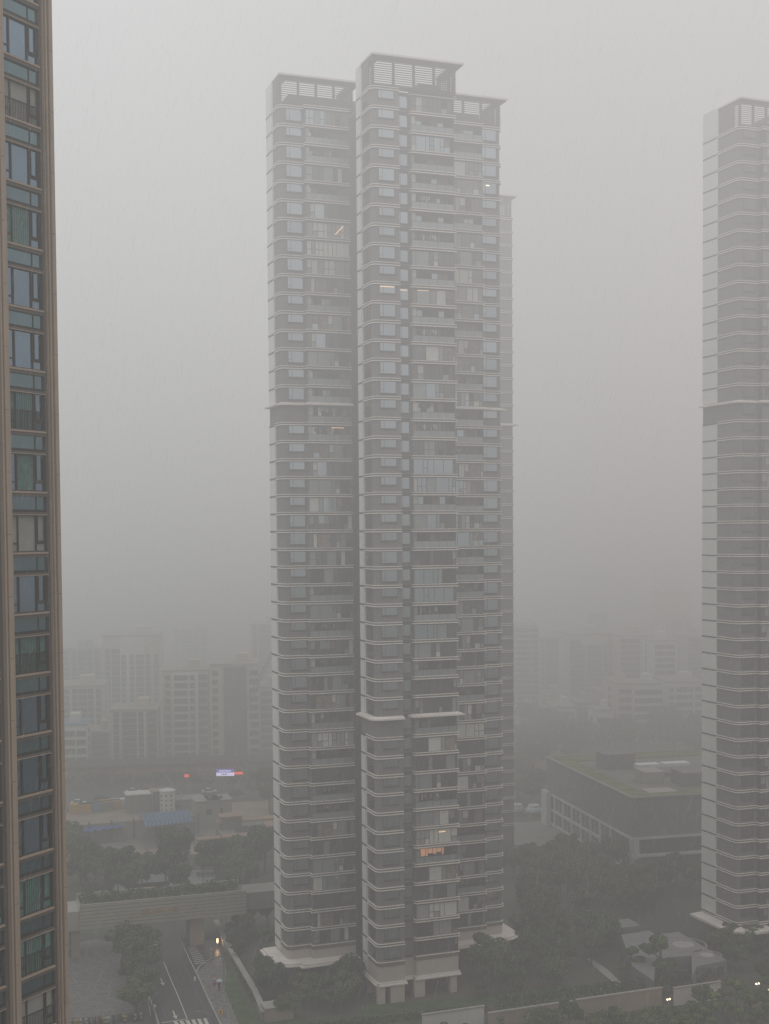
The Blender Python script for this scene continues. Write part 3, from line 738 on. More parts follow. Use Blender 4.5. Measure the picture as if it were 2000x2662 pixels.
# road
road = [(255, 2662), (405, 2662), (385, 2590), (365, 2520), (345, 2440), (335, 2400), (330, 2350), (520, 2340), (489, 2440), (511, 2458), (569, 2450), (585, 2480), (569, 2487), (535, 2502), (511, 2529), (542, 2598), (573, 2662)]
sheet('road', [(395, 2700), (383, 2590), (372, 2520), (355, 2440), (345, 2380), (330, 2300), (440, 2290), (470, 2445), (487, 2452), (575, 2440), (590, 2482), (569, 2487), (535, 2502), (511, 2529), (542, 2598), (592, 2700)], .02, 'asph')
def line(name, pts, w_, z, k, kind='structure'):
    P = [Vector(G(x, y, z)[:2]) for x, y in pts]; b = MB(); 
    A_ = offset([tuple(p) for p in P], w_ / 2); B_ = offset([tuple(p) for p in P], -w_ / 2)
    for i in range(len(P) - 1): b.face([(*A_[i], z), (*A_[i + 1], z), (*B_[i + 1], z), (*B_[i], z)], k)
    return tag(b.build(name), kind=kind)
line('road_marking', [(425, 2500), (430, 2510), (439, 2533), (462.5, 2587), (487, 2648)], .16, .028, 'line')
line('road_marking', [(421, 2659), (487, 2648.5)], .22, .032, 'line')
line('road_marking', [(471.5, 2447), (490, 2487), (511, 2529)], .15, .028, 'line')
line('road_marking', [(468, 2480), (482, 2513), (499, 2551), (520, 2595), (540, 2640), (553, 2668)], .12, .028, 'blue')
line('road_marking', [(396, 2555), (403, 2573), (419, 2609), (438, 2665)], .12, .028, 'blue')
for i in range(10):
    t = i / 9; line('crossing_stripe', [(489.5 + 18 * t, 2463 + 43 * t), (509 + 25 * t + (2 if i > 4 else 0), 2458.5 + 42 * t)], .28, .028, 'line')
for i in range(6):
    x = 455 + i * 15.5; line('crossing_stripe', [(x + 8, 2665), (x, 2655 - i * 1.6)], .55, .028, 'line')
for (x, y) in ((450, 2627), (418, 2543)):
    p = G(x, y, .028); q = G(x + 7, y + 17, .028); d = (q - p).normalized(); n = Vector((d.y, -d.x, 0)); L0 = 2.4; z = Vector((0, 0, 0))
    b = MB(); b.face([p - n * .12, p + n * .12, p + d * L0 + n * .12, p + d * L0 - n * .12], 'line'); b.face([p + d * L0 - n * .4, p + d * L0 + n * .4, p + d * (L0 + 1.5)], 'line')
    tag(b.build('road_marking'), kind='structure')
# kerb and footway
def kerb(pts, name='kerb', w_=.25, h=.13, k='concl'):
    P = [tuple(G(x, y)[:2]) for x, y in pts]; b = MB(); b.strip(P, w_ / 2, 0, h, k, inn=-w_ / 2); return tag(b.build(name), kind='structure')
kerb([(511, 2529), (525, 2560), (542, 2598), (573, 2662), (590, 2700)])
kerb([(569, 2487), (548, 2495), (535, 2502), (518, 2514), (511, 2529)])
kerb([(383, 2585), (390, 2598), (399, 2620), (405, 2638), (414, 2668)])
fw = [(512, 2531), (536, 2504), (569, 2489), (583, 2490), (590, 2530), (585, 2573), (621, 2662), (640, 2700), (593, 2700), (575, 2662), (544, 2598)]
sheet('footway', fw, .10, 'pave2', th=.1)
sheet('plaza', [(100, 2700), (330, 2700), (352, 2640), (330, 2560), (320, 2490), (300, 2450), (240, 2440), (150, 2470)], .015, 'pave')
sheet('lawn', [(585, 2485), (640, 2600), (700, 2720), (660, 2720), (622, 2662), (586, 2573), (592, 2530)], .03, 'grass')
# boundary wall
P = [tuple(G(x, y)[:2]) for x, y in ((563, 2412), (585, 2462), (628, 2536), (665, 2600), (688, 2655))]
b = MB(); b.strip(P, .45, 0, 1.5, 'conc', inn=-.35); b.strip(P, .55, 1.5, 1.62, 'concl', inn=-.45); tag(b.build('boundary_wall'), 'long low garden wall running from the footbridge down to the stone gate block', 'wall')
r_ = empty('gate_block', tuple(G(691, 2660)), ANG); tag(r_, 'pinkish stone block at the near end of the long garden wall', 'wall block')
b = MB(); b.box(0, 4.6, 0, 3, 0, 2.2, 'pink'); b.build('body', r_); b = MB(); b.box(-.1, 4.7, -.1, 3.1, 2.2, 2.35, 'concl'); b.build('coping', r_)

# street things
p = G(549.5, 2494); r_ = empty('stone_post', tuple(p), ANG); tag(r_, 'pale square stone post at the rounded kerb beside the small crossing', 'post')
b = MB(); b.box(-.22, .22, -.22, .22, 0, 1.75, 'concl'); b.build('shaft', r_); b = MB(); b.box(-.27, .27, -.27, .27, 1.75, 1.85, 'pink'); b.build('cap', r_)
p = G(507, 2551); r_ = empty('traffic_barrier', tuple(p), ANG); tag(r_, 'small white box standing on the road just left of the kerb line', 'traffic barrier')
b = MB(); b.hexa([(-.2, -.15, .05), (.2, -.15, .05), (.2, .15, .05), (-.2, .15, .05), (-.16, -.12, .75), (.16, -.12, .75), (.16, .12, .75), (-.16, .12, .75)], 'white'); b.build('body', r_); b = MB(); b.box(-.26, .26, -.2, .2, 0, .05, 'black'); b.build('base', r_)
# lit bollard lamp
p = G(566, 2461); r_ = empty('lit_bollard', tuple(p), 0); tag(r_, 'brightly lit upright lamp at the foot of the bridge pier', 'lamp')
b = MB(); b.tube((0, 0, 0), (0, 0, .7), .07, n=8, k='steel'); b.build('pole', r_); b = MB(); b.tube((0, 0, .7), (0, 0, 1.6), .16, n=10, k='litw'); b.build('lamp_tube', r_)
b = MB(); b.tube((0, 0, 1.6), (0, 0, 1.68), .2, n=10, k='steel'); b.build('cap', r_)
pl = bpy.data.lights.new('lamp_glow', 'POINT'); pl.energy = 60; pl.color = (1, .55, .3); pl.shadow_soft_size = .25; po = bpy.data.objects.new('lamp_glow', pl); COL.objects.link(po); po.location = (p.x, p.y - .4, 1.2)
# road sign with two discs
p = G(559, 2601); r_ = empty('road_sign', tuple(p), 0); tag(r_, 'sign post with a red-ringed white disc above a blue no-stopping disc', 'road sign')
zt = zof(p.x, p.y, 2532)
b = MB(); b.tube((0, 0, 0), (0, 0, zt + .1), .05, n=8, k='steel'); b.build('pole', r_)
for z, inner, nm in ((zof(p.x, p.y, 2543), 'white', 'disc'), (zof(p.x, p.y, 2557), 'bluep', 'disc')):
    b = MB(); b.lathe([(0, -.09), (.38, -.09), (.38, -.06), (0, -.06)], (0, 0, z), 20, 'red', 'Y'); o = b.build(nm, r_)
    b = MB(); b.lathe([(0, -.105), (.29, -.105), (.29, -.092), (0, -.092)], (0, 0, z), 20, inner, 'Y'); b.build('face', o)
    b = MB(); k = 'black' if inner == 'white' else 'red'
    for sg in ((1, -1) if inner != 'white' else (1,)):
        b.hexa([(-.2 * sg - .03, -.125, z - .2), (-.2 * sg + .03, -.125, z - .2), (-.2 * sg + .03, -.108, z - .2), (-.2 * sg - .03, -.108, z - .2), (.2 * sg - .03, -.125, z + .2), (.2 * sg + .03, -.125, z + .2), (.2 * sg + .03, -.108, z + .2), (.2 * sg - .03, -.108, z + .2)], k)
    if inner == 'white':
        for zz in (-.2, .15): b.box(-.2, .2, -.125, -.108, z + zz, z + zz + .05, k)
    b.build('symbol', o)
# thin pole
def street_lamp(px, py, htop, side, label, arm=2.2, lit=False):
    p = G(px, py); h = zof(p.x, p.y, htop); r_ = empty('street_lamp', tuple(p), 0); tag(r_, label, 'street lamp')
    b = MB(); b.tube((0, 0, 0), (0, 0, h), .11, .06, 8, 'steel'); b.build('pole', r_)
    b = MB(); b.tube((0, 0, h - .02), (side * arm * .3, 0, h + .35), .05, n=6, k='steel'); b.tube((side * arm * .3, 0, h + .35), (side * arm, .1, h + .55), .04, n=6, k='steel'); b.build('arm', r_)
    b = MB(); b.hexa([(side * arm - .1, -.12, h + .5), (side * arm + .75 * side - .1, -.12, h + .62), (side * arm + .75 * side - .1, .22, h + .62), (side * arm - .1, .22, h + .5), (side * arm - .1, -.12, h + .62), (side * arm + .75 * side - .1, -.12, h + .72), (side * arm + .75 * side - .1, .22, h + .72), (side * arm - .1, .22, h + .62)], 'steel'); b.build('lamp_head', r_)
street_lamp(345, 2520, 2374, 1, 'grey street lamp whose arm crosses the bridge cladding left of the gilt characters', 1.5)
street_lamp(378, 2580, 2466, 1, 'pale street lamp rising through the crown of the median tree', 1.6)
street_lamp(582.5, 2560, 2468, 1, 'slim dark lamp post on the grass verge beside the garden wall', .8)
street_lamp(552, 2690, 2640, -1, 'street lamp at the bottom edge of the road', 1.6)
# blue sign on the median and white round mirror
p = G(392, 2640); r_ = empty('road_sign', tuple(p), 0); tag(r_, 'small blue signs on a leaning white post beside the median tree', 'road sign')
b = MB(); b.tube((0, 0, 0), (-.5, 0, 3.2), .05, n=6, k='white'); b.build('pole', r_)
for (x, z) in ((-.75, 3.1), (-.9, 4.2)): b = MB(); b.box(x - .35, x + .35, -.1, -.05, z - .3, z + .3, 'bluep'); b.build('sign_panel', r_)
p = G(403, 2636); r_ = empty('traffic_mirror', tuple(p), 0); tag(r_, 'white oval traffic mirror at the kerb of the median', 'mirror')
b = MB(); b.tube((0, 0, 0), (0, 0, 1.0), .04, n=6, k='steel'); b.build('pole', r_); b = MB(); b.lathe([(0, -.06), (.3, -.05), (.34, 0), (0, .02)], (0, 0, 1.35), 14, 'white', 'Y'); b.build('mirror_face', r_)
b = MB(); b.lathe([(.3, -.08), (.38, -.08), (.38, .03), (.3, .03)], (0, 0, 1.35), 14, 'black', 'Y'); b.build('rim', r_)
# yellow work sign
p = G(574, 2637); r_ = empty('warning_board', tuple(p), 0); tag(r_, 'orange warning board on the paved footway near the bottom edge', 'warning sign')
b = MB(); b.hexa([(-.5, -.3, 0), (.5, -.3, 0), (.5, -.25, 0), (-.5, -.25, 0), (-.12, 0, 1.2), (.12, 0, 1.2), (.12, .05, 1.2), (-.12, .05, 1.2)], 'orange'); b.build('front_board', r_)
b = MB(); b.hexa([(-.5, .35, 0), (.5, .35, 0), (.5, .4, 0), (-.5, .4, 0), (-.12, .06, 1.2), (.12, .06, 1.2), (.12, .1, 1.2), (-.12, .1, 1.2)], 'orange'); b.build('rear_board', r_)
b = MB(); b.hexa([(-.09, -.36, .12), (.09, -.36, .12), (.09, -.32, .12), (-.09, -.32, .12), (-.05, -.16, .72), (.05, -.16, .72), (.05, -.12, .72), (-.05, -.12, .72)], 'black'); b.build('symbol', r_)

# person under an umbrella (one skinned body)
def person():
    p = G(570.5, 2578); root = empty('person', tuple(p), R(25)); tag(root, 'person in dark clothes standing on the footway beside the road sign, holding an umbrella', 'person')
    J = dict(pel=(0, 0, .95), sp=(0, .0, 1.15), ch=(0, 0, 1.38), nk=(0, 0, 1.5), hd=(0, -.02, 1.62), ht=(0, 0, 1.74),
             ls=(-.18, 0, 1.42), le=(-.26, .02, 1.15), lh=(-.27, -.08, .9), lf=(-.27, -.1, .82), rs=(.18, 0, 1.42), re=(.24, -.1, 1.18), rh=(.14, -.28, 1.3), rf=(.12, -.3, 1.35),
             lt=(-.1, 0, .9), lk=(-.11, -.03, .5), la=(-.12, .02, .09), lo=(-.13, -.15, .04), rt=(.1, 0, .9), rk=(.11, -.06, .5), ra=(.13, .05, .09), ro=(.14, -.12, .04))
    rad = dict(pel=.15, sp=.135, ch=.16, nk=.06, hd=.095, ht=.06, ls=.07, le=.05, lh=.035, lf=.03, rs=.07, re=.05, rh=.035, rf=.03, lt=.1, lk=.065, la=.045, lo=.035, rt=.1, rk=.065, ra=.045, ro=.035)
    E_ = [('pel', 'sp'), ('sp', 'ch'), ('ch', 'nk'), ('nk', 'hd'), ('hd', 'ht'), ('ch', 'ls'), ('ls', 'le'), ('le', 'lh'), ('lh', 'lf'), ('ch', 'rs'), ('rs', 're'), ('re', 'rh'), ('rh', 'rf'), ('pel', 'lt'), ('lt', 'lk'), ('lk', 'la'), ('la', 'lo'), ('pel', 'rt'), ('rt', 'rk'), ('rk', 'ra'), ('ra', 'ro')]
    ks = list(J); me = bpy.data.meshes.new('body'); me.from_pydata([J[k] for k in ks], [(ks.index(a), ks.index(c)) for a, c in E_], [])
    o = link('body', me, root); m = o.modifiers.new('s', 'SKIN')
    for i, k in enumerate(ks): me.skin_vertices[0].data[i].radius = (rad[k], rad[k])
    me.skin_vertices[0].data[0].use_root = True; o.modifiers.new('ss', 'SUBSURF').render_levels = 2
    M['cloth'] = mat('dark_clothing', (.04, .04, .05), .9, .1, 4); me.materials.append(M['cloth'])
    M['skin'] = mat('skin', (.4, .25, .18), .6, .05, 4); M['hair'] = mat('black_hair', (.02, .017, .015), .7, .1, 8)
    b = MB(); b.lathe([(0, .14), (.07, .12), (.11, .05), (.115, -.03), (.08, -.07), (0, -.08)], (0, .01, 1.63), 12, 'hair'); b.build('hair', root)
    um = empty('umbrella', (p.x + .12, p.y - .25, 1.3)); tag(um, 'pale blue umbrella held by the person beside the road sign', 'umbrella')
    M['umb'] = mat('pale_blue_umbrella', (.45, .55, .58), .6, .06, 3)
    b = MB(); b.tube((0, 0, -.05), (0, 0, .98), .012, n=6, k='steel'); b.build('shaft', um)
    b = MB(); b.lathe([(.6, .62), (.52, .74), (.36, .87), (.18, .94), (0, .97)], (0, 0, 0), 8, 'umb'); b.build('canopy', um)
person()

# scooters in a row behind a railing
def scooter(col):
    r_ = empty('scooter', (0, 0, 0)); 
    b = MB(); b.box(-.35, .3, -.13, .13, .22, .32, 'black'); b.hexa([(-.75, -.13, .35), (-.2, -.13, .3), (-.2, .13, .3), (-.75, .13, .35), (-.8, -.11, .68), (-.15, -.12, .66), (-.15, .12, .66), (-.8, .11, .68)], col)
    b.hexa([(.25, -.16, .25), (.4, -.12, .25), (.4, .12, .25), (.25, .16, .25), (.42, -.14, .92), (.52, -.08, .92), (.52, .08, .92), (.42, .14, .92)], col); b.build('body', r_)
    for x in (-.6, .6):
        b = MB(); b.lathe([(.12, -.05), (.24, -.05), (.25, 0), (.24, .05), (.12, .05)], (x, 0, .25), 12, 'black', 'Y'); b.build('wheel', r_)
    b = MB(); b.box(-.78, -.12, -.13, .13, .69, .78, 'black'); b.build('seat', r_)
    b = MB(); b.tube((.55, 0, .3), (.42, 0, 1.0), .025, n=6, k='steel'); b.tube((.42, -.33, 1.02), (.42, .33, 1.02), .02, n=6, k='black'); b.build('handlebar', r_)
    return r_
M['sc1'] = mat('dark_scooter_paint', (.05, .05, .055), .35, .05); M['sc2'] = mat('pale_scooter_paint', (.5, .5, .48), .35, .05); M['sc3'] = mat('yellow_scooter_paint', (.5, .38, .05), .4, .05); M['sc4'] = mat('red_scooter_paint', (.3, .05, .04), .4, .05)
protos = {}
cols = ['sc1', 'sc2', 'sc1', 'sc4', 'sc1', 'sc2', 'sc3', 'sc1']
SL = {'sc1': 'dark scooter parked in the row along the plaza railing', 'sc2': 'pale scooter parked in the row along the plaza railing', 'sc3': 'yellow scooter parked in the row along the plaza railing', 'sc4': 'red scooter parked in the row along the plaza railing'}
pa_, pb_ = G(186, 2662), G(368, 2646)
for i in range(26):
    t = i / 25; c = rnd.choice(cols); 
    if c not in protos: o = protos[c] = scooter(c); 
    else: o = copy_tree(protos[c])
    q = pa_.lerp(pb_, t); o.location = (q.x + rnd.uniform(-.1, .1), q.y - .9 + rnd.uniform(-.3, .3), 0); o.rotation_euler = (0, 0, angb + R(90 + rnd.uniform(-18, 18)))
    tag(o, SL[c], 'scooter', 'scooters parked along the plaza railing')
f = empty('railing', tuple(G(183, 2650)), 0); tag(f, 'pale picket railing between the paved plaza and the parked scooters', 'railing')
q0 = G(183, 2650); q1 = G(353, 2636.5); d = q1 - q0; n = 44
b = MB(); b.tube((0, 0, 1.0), (d.x, d.y, 1.0), .04, n=4, k='concl'); b.tube((0, 0, .2), (d.x, d.y, .2), .03, n=4, k='concl')
for i in range(n + 1): x = d * (i / n); b.tube((x.x, x.y, 0), (x.x, x.y, 1.0), .025, n=4, k='concl')
b.build('pickets', f)

# ------------------------------------------------------------------ middle distance, left
def simple_box(name, label, cat, px, py, ang, L_, D_, H_, k, parts=(), group=None, z=0):
    p = G(px, py, z); r_ = empty(name, (p.x, p.y, z), ang); tag(r_, label, cat, group)
    b = MB(); b.box(0, L_, 0, D_, 0, H_, k); b.build('wall', r_)
    for nm, (x0, x1, y0, y1, z0, z1), kk in parts: b = MB(); b.box(x0, x1, y0, y1, z0, z1, kk); b.build(nm, r_)
    return r_
# lake / pool seen between trunks
sheet('pool', [(280, 2345), (560, 2310), (560, 2262), (430, 2262), (300, 2300)], .02, 'water')
sheet('terrace', [(100, 2262), (560, 2215), (720, 2190), (720, 2172), (560, 2180), (400, 2195), (100, 2232)], .04, 'pink')
sheet('street', [(60, 2236), (720, 2170), (1000, 2150), (1000, 2110), (720, 2130), (60, 2196)], .03, 'conc')
sheet('building_site', [(60, 2190), (700, 2120), (700, 2080), (60, 2120)], .03, 'pink')
M['avenue'] = mat('avenue_asphalt', (.09, .09, .09), .6, .15, .05)
sheet('avenue', [(60, 2110), (720, 2070), (1000, 2060), (1000, 2020), (60, 2035)], .05, 'avenue')
# site fence in panels
q0 = G(215, 2192); q1 = G(510, 2166); d = q1 - q0; f = empty('site_fence', tuple(q0), math.atan2(d.y, d.x)); tag(f, 'grey hoarding around the building site with dark posts', 'fence'); Lf = d.length
b = MB(); b.box(0, Lf, 0, .1, 0, 4.6, 'concl'); b.build('hoarding', f)
for i in range(6): b = MB(); b.box(i * Lf / 5.2 + 1.5, i * Lf / 5.2 + 1.9, -.3, -.02, 0, 5.2, 'steel'); b.build('post', f)
def wavy_roof(name, label, pts, z, k, n=9):
    c = G(*pts[0], z); r_ = empty(name, (c.x, c.y, 0)); tag(r_, label, 'roof canopy')
    P = [G(x, y, z) - Vector((c.x, c.y, 0)) for x, y in pts]; b = MB()
    for i in range(n):
        a = P[0].lerp(P[1], i / n); e = P[0].lerp(P[1], (i + 1) / n); a2 = P[3].lerp(P[2], i / n); e2 = P[3].lerp(P[2], (i + 1) / n); u_ = Vector((0, 0, .5))
        mid, mid2 = (a + e) / 2 + u_, (a2 + e2) / 2 + u_
        b.face([a, mid, mid2, a2], k); b.face([mid, e, e2, mid2], k)
    b.build('sheet_roof', r_)
    for q in P: b = MB(); b.tube((q.x, q.y, 0), (q.x, q.y, z), .12, n=5, k='steel'); b.build('post', r_)
wavy_roof('site_canopy', 'larger blue-grey corrugated canopy over the building site', [(380, 2152), (505, 2138), (492, 2106), (366, 2118)], 5.5, 'tarpg', 12)
wavy_roof('site_canopy', 'low bright blue tarpaulin left of the corrugated canopy', [(216, 2166), (322, 2152), (319, 2140), (212, 2150)], 3.5, 'tarpb', 5)
simple_box('site_office', 'left one of the two pale site cabins beside the corrugated canopy', 'cabin', 510, 2155, angb, 6.5, 7, 7, 'concl', (('roof', (-.2, 6.7, -.2, 7.2, 7, 7.2), 'concl'), ('window', (2.8, 4.2, -.05, 0, 3.5, 5), 'dark'), ('rooftop_unit', (3.6, 4.6, 1.5, 2.5, 7.2, 7.9), 'steel')))
simple_box('site_office', 'right one of the two pale site cabins beside the corrugated canopy', 'cabin', 542, 2152, angb, 6.3, 7, 7, 'concl', (('roof', (-.15, 6.5, -.2, 7.2, 7, 7.2), 'concl'), ('window', (2.4, 3.8, -.05, 0, 3.5, 5), 'dark'), ('rooftop_unit', (3.2, 4.2, 1.5, 2.5, 7.2, 7.9), 'steel')))
p = G(436, 2113); r_ = empty('silo', tuple(p)); tag(r_, 'round white cement silo with small dark vents on the building site', 'silo')
b = MB(); b.lathe([(2.1, 0), (2.1, 6), (2.3, 6.05), (2.3, 6.4), (0, 7)], (0, 0, 0), 16, 'white'); b.build('tank', r_)
for i in range(4):
    for j in range(3):
        a = R(-130 + j * 40); b = MB(); b.box(2.1 * math.cos(a) - .2, 2.1 * math.cos(a) + .2, 2.1 * math.sin(a) - .15, 2.1 * math.sin(a) + .1, 1 + i * 1.3, 1.4 + i * 1.3, 'dark'); b.build('vent', r_)
simple_box('site_shed', 'long low concrete shed right of the silo', 'shed', 447, 2110, angb, 9, 6, 3, 'conc', (('roof', (-.2, 9.2, -.2, 6.2, 3, 3.2), 'concl'), ('window', (1, 2.2, -.04, 0, 1, 2), 'dark')))
simple_box('site_shed', 'grey container with a white top left of the silo', 'container', 330, 2116, angb, 12, 5, 5, 'conc', (('roof', (-.2, 12.2, -.2, 5.2, 5, 5.3), 'white'),))
simple_box('site_shed', 'dark open frame store beside the silo', 'shed', 397, 2112, angb, 6, 5, 5.5, 'wall', (('roof', (-.2, 6.2, -.2, 5.2, 5.5, 5.8), 'pink'), ('post', (-.1, .2, -.3, -.02, 0, 5.5), 'pink')))
for i, (x, y, kk, nm) in enumerate(((182, 2118, 'orange', 'orange'), (205, 2116, 'tarpg', 'blue-grey'), (238, 2112, 'conc', 'grey'), (258, 2108, 'orange', 'small yellow'), (290, 2104, 'white', 'white'))):
    simple_box('container', f'{nm} container at the far left of the building site' if i != 4 else 'white container at the back of the building site', 'container', x, y, angb, 6, 2.6, 2.6, kk, (('door', (5.99, 6.03, .2, 2.4, .1, 2.5), 'steel'),))
# mobile crane
p = G(477, 2100); r_ = empty('mobile_crane', tuple(p), 0); tag(r_, 'small crane with a raised thin boom on the building site', 'crane')
b = MB(); b.box(-1, 3, -1, 1, .5, 2.2, 'steel'); b.build('cab', r_)
b = MB(); b.tube((1, 0, 2), (-5.2, 0, 9.5), .22, .12, 5, 'concl'); b.build('boom', r_); b = MB(); b.tube((-5.2, 0, 9.5), (-5.0, 0, 2.5), .03, n=4, k='steel'); b.build('cable', r_)
for x in (-.3, 2.3): b = MB(); b.lathe([(0, -1.1), (.5, -1.1), (.5, 1.1), (0, 1.1)], (x, 0, .5), 12, 'black', 'Y'); b.build('wheel', r_)
# stepped pinkish terraces behind the bridge
M['terr'] = mat('terracotta_terrace', (.36, .25, .18), .75, .1, .3)
r_ = simple_box('stepped_terrace', 'stepped pinkish terrace building beyond the grove, left of the middle tower', 'terrace building', 585, 2235, angb, 17, 12, 5, 'conc', (('roof', (-.3, 17.3, -.3, 3, 5, 5.4), 'terr'), ('roof', (0, 30, 9, 12.3, 6.5, 7), 'terr'), ('parapet', (-6, 0, 3, 6, 4, 4.5), 'terr'), ('lightwell', (4, 9, 3.5, 8, 5, 5.2), 'dark'), ('stair', (11, 15, 3.4, 9, 5.0, 6.4), 'terr')))
simple_box('stair_tower', 'plain grey stair block rising from the pinkish terraces', 'stair tower', 577, 2212, angb, 5, 4, 8, 'conc', (('roof', (-.2, 5.2, -.2, 4.2, 8, 8.3), 'terr'),))

M['shopred'] = mat('red_brown_shop_wall', (.30, .14, .10), .8, .3, .3)
# shops along the avenue with lit signs
r_ = simple_box('shop_row', 'long low shop row behind the avenue with red lit signs', 'shops', 175, 2045, angb * .5, 150, 12, 5.5, 'shopred', (('roof', (-.5, 150.5, -.8, 12.5, 5.5, 6), 'dark'),))
for i in range(22): b = MB(); b.box(i * 6.7 + .6, i * 6.7 + 6.0, -.06, 0, .2, 3.3, 'dark' if i % 3 else 'warm'); b.build('shop_front', r_)
M['redlit'] = mat('red_lit_sign', (.6, .1, .08), .5, 0, 1, emis=(1, .10, .05), estr=1.25)
M['purp'] = mat('violet_lit_sign', (.2, .15, .6), .5, 0, 1, emis=(.25, .18, .75), estr=.6)
M['whit'] = mat('white_lit_sign', (.7, .7, .9), .5, 0, 1, emis=(.75, .72, 1.0), estr=1.25)
def litsign(label, px, py, w_, h_, k, k2=None, txt=False):
    p = atY(px, py, 378); r_ = empty('lit_sign', tuple(p)); tag(r_, label, 'lit sign')
    b = MB(); b.box(0, w_, -.2, 0, 0, h_ * (.5 if k2 else 1), k2 or k); b.build('panel', r_)
    if k2: b = MB(); b.box(0, w_, -.2, 0, h_ * .5, h_, k); b.build('panel', r_)
    b = MB(); b.box(0, .15, -.1, .05, -p.z, 0, 'steel'); b.build('post', r_)
    if txt:
        b = MB()
        for i in range(9): b.box(.9 + i * .38, 1.15 + i * .38, -.24, -.21, h_ * .62, h_ * .85, 'whit')
        for i in range(4): b.box(1.5 + i * .45, 1.8 + i * .45, -.24, -.21, h_ * .15, h_ * .35, 'purp')
        b.build('lettering', r_)
litsign('wide violet and white lit shop sign', 563, 2017, 5.2, 2.0, 'purp', 'whit', True)
litsign('blurred red lit sign just right of the violet one', 608, 2013, 2.7, .7, 'redlit')
litsign('single small red lit sign left of the violet one', 480, 2020, 1.3, .8, 'redlit')

# ------------------------------------------------------------------ background blocks
wcache = {}
def block(label, px0, px1, ytop, Y, depth, wallk, cols_, floors, winw=1.75, winh=1.6, centre=None, name='apartment_block', ang=None, roofk='concl', base=0, side=True, tex=None):
    a = atY(px0, ytop, Y); c = atY(px1, ytop, Y); W = c.x - a.x; H = a.z; ang = angb * .35 if ang is None else ang
    r_ = empty(name, (a.x, Y, 0), ang); tag(r_, label, 'apartment block')
    b = MB(); b.box(0, W, 0, depth, 0, H, wallk)
    b.build('wall', r_)
    b = MB(); b.box(-.3, W + .3, -.3, depth + .3, H, H + .5, roofk); b.build('roof', r_)
    b = MB(); b.box(W * .55, W * .8, depth * .3, depth * .7, H + .5, H + 3.2, wallk); b.build('roof_house', r_)
    if centre:
        b = MB(); b.box(W * centre[0], W * centre[1], -.8, 0, 2, H - .6, centre[2]); b.build('projecting_bay', r_)
    fh = H / (floors + .6); n = 0
    for f_ in range(floors):
        for j, xc in enumerate(cols_):
            wd = winw * (1.7 if (j % 3 == 1) else 1); key = (round(wd, 1), round(winh, 1), wallk)
            if key not in wcache:
                m1 = MB(); m1.box(-wd / 2 - .12, wd / 2 + .12, -.22, .0, -.16, 0, 'concl'); m1.box(-wd / 2, wd / 2, -.1, .0, 0, winh, 'dark')
                wcache[key] = m1.mesh('window')
            if n >= 100: continue
            yo = -.85 if centre and centre[0] < xc < centre[1] else -.02
            link('window', wcache[key], r_, (W * xc, yo, 1.2 + f_ * fh)); n += 1
    if side:   # windows on the side wall that faces the viewer
        sx_ = -.02 if a.x > 0 else W + .02
        for f_ in range(floors):
            if n < 100: b = wcache[key]; o = link('window', b, r_, (sx_, depth * .5, 1.2 + f_ * fh), R(-90 if a.x > 0 else 90)); n += 1
    return r_
M['bl1'] = mat('cream_render', (.58, .54, .45), .85, .12, .12); M['bl2'] = mat('yellow_beige_render', (.58, .49, .35), .85, .12, .12); M['bl3'] = mat('grey_render', (.42, .42, .40), .85, .12, .12)
M['bl4'] = mat('pink_render', (.60, .46, .40), .85, .12, .12); M['bl5'] = mat('white_render', (.72, .72, .69), .85, .08, .12); M['bl6'] = mat('green_beige_render', (.58, .58, .47), .85, .1, .12)
S5 = [.12, .35, .5, .65, .88]; S7 = [.08, .22, .36, .5, .64, .78, .92]
block('nearest pale block at left with a white projecting middle bay', 287, 408, 1848, 425, 16, 'bl2', S5, 9, centre=(.26, .74, 'bl5'))
block('tall hazy beige block rising behind the block with the white bay', 267, 416, 1655, 500, 18, 'bl1', S7, 17, centre=(.3, .72, 'bl5'))
block('cream block with white middle bay between the white-bay block and the glass-fronted one', 421, 541, 1745, 440, 16, 'bl2', S5, 11, centre=(.22, .78, 'bl5'))
block('yellow-beige block with a tall glass front and banded base', 546, 672, 1730, 430, 18, 'bl2', [.1, .9], 11, centre=(.28, .74, 'glassd'))
block('narrow pinkish block beside the left edge of the middle tower', 676, 716, 1788, 445, 16, 'bl4', [.2, .55], 9)
block('pale pinkish tower half hidden behind the middle tower at left', 650, 730, 1625, 560, 18, 'bl4', [.15, .4, .6, .85], 19)
block('wide beige block touching the near building at left', 120, 266, 1787, 455, 18, 'bl1', S7, 10)
block('dark grey block behind the wide beige block at left', 120, 262, 1690, 520, 18, 'bl3', S7, 14)
block('low white block with blue-grey roof beside the near building', 120, 222, 1888, 415, 14, 'bl5', S5, 5, roofk='tarpg')
block('low dark block between the low white block and the white-bay block', 222, 285, 1905, 432, 14, 'bl3', [.2, .5, .8], 5)
block('pale tower fading in the haze above the left blocks', 450, 540, 1640, 700, 18, 'bl3', S5, 20)
YS = .88
_b0 = block
def block(label, px0, px1, ytop, Y, *a, **k): return _b0(label, px0, px1, ytop, Y * YS, *a, **k)
block('greenish beige block with regular windows right of the middle tower', 1479, 1585, 1650, 620, 18, 'bl6', S7, 16)
block('hazy block with green top touching the right side of the middle tower', 1325, 1400, 1628, 600, 18, 'bl6', S5, 16, ang=0)
block('lower hazy block between the green-topped block and the greenish beige one', 1402, 1478, 1660, 650, 18, 'bl1', S5, 14)
block('long pinkish white block with rows of dark windows', 1612, 1700, 1655, 610, 30, 'bl4', S7, 13)
block('white block joined to the end of the long pinkish block', 1700, 1760, 1668, 590, 20, 'bl5', [.15, .35, .65, .85], 12)
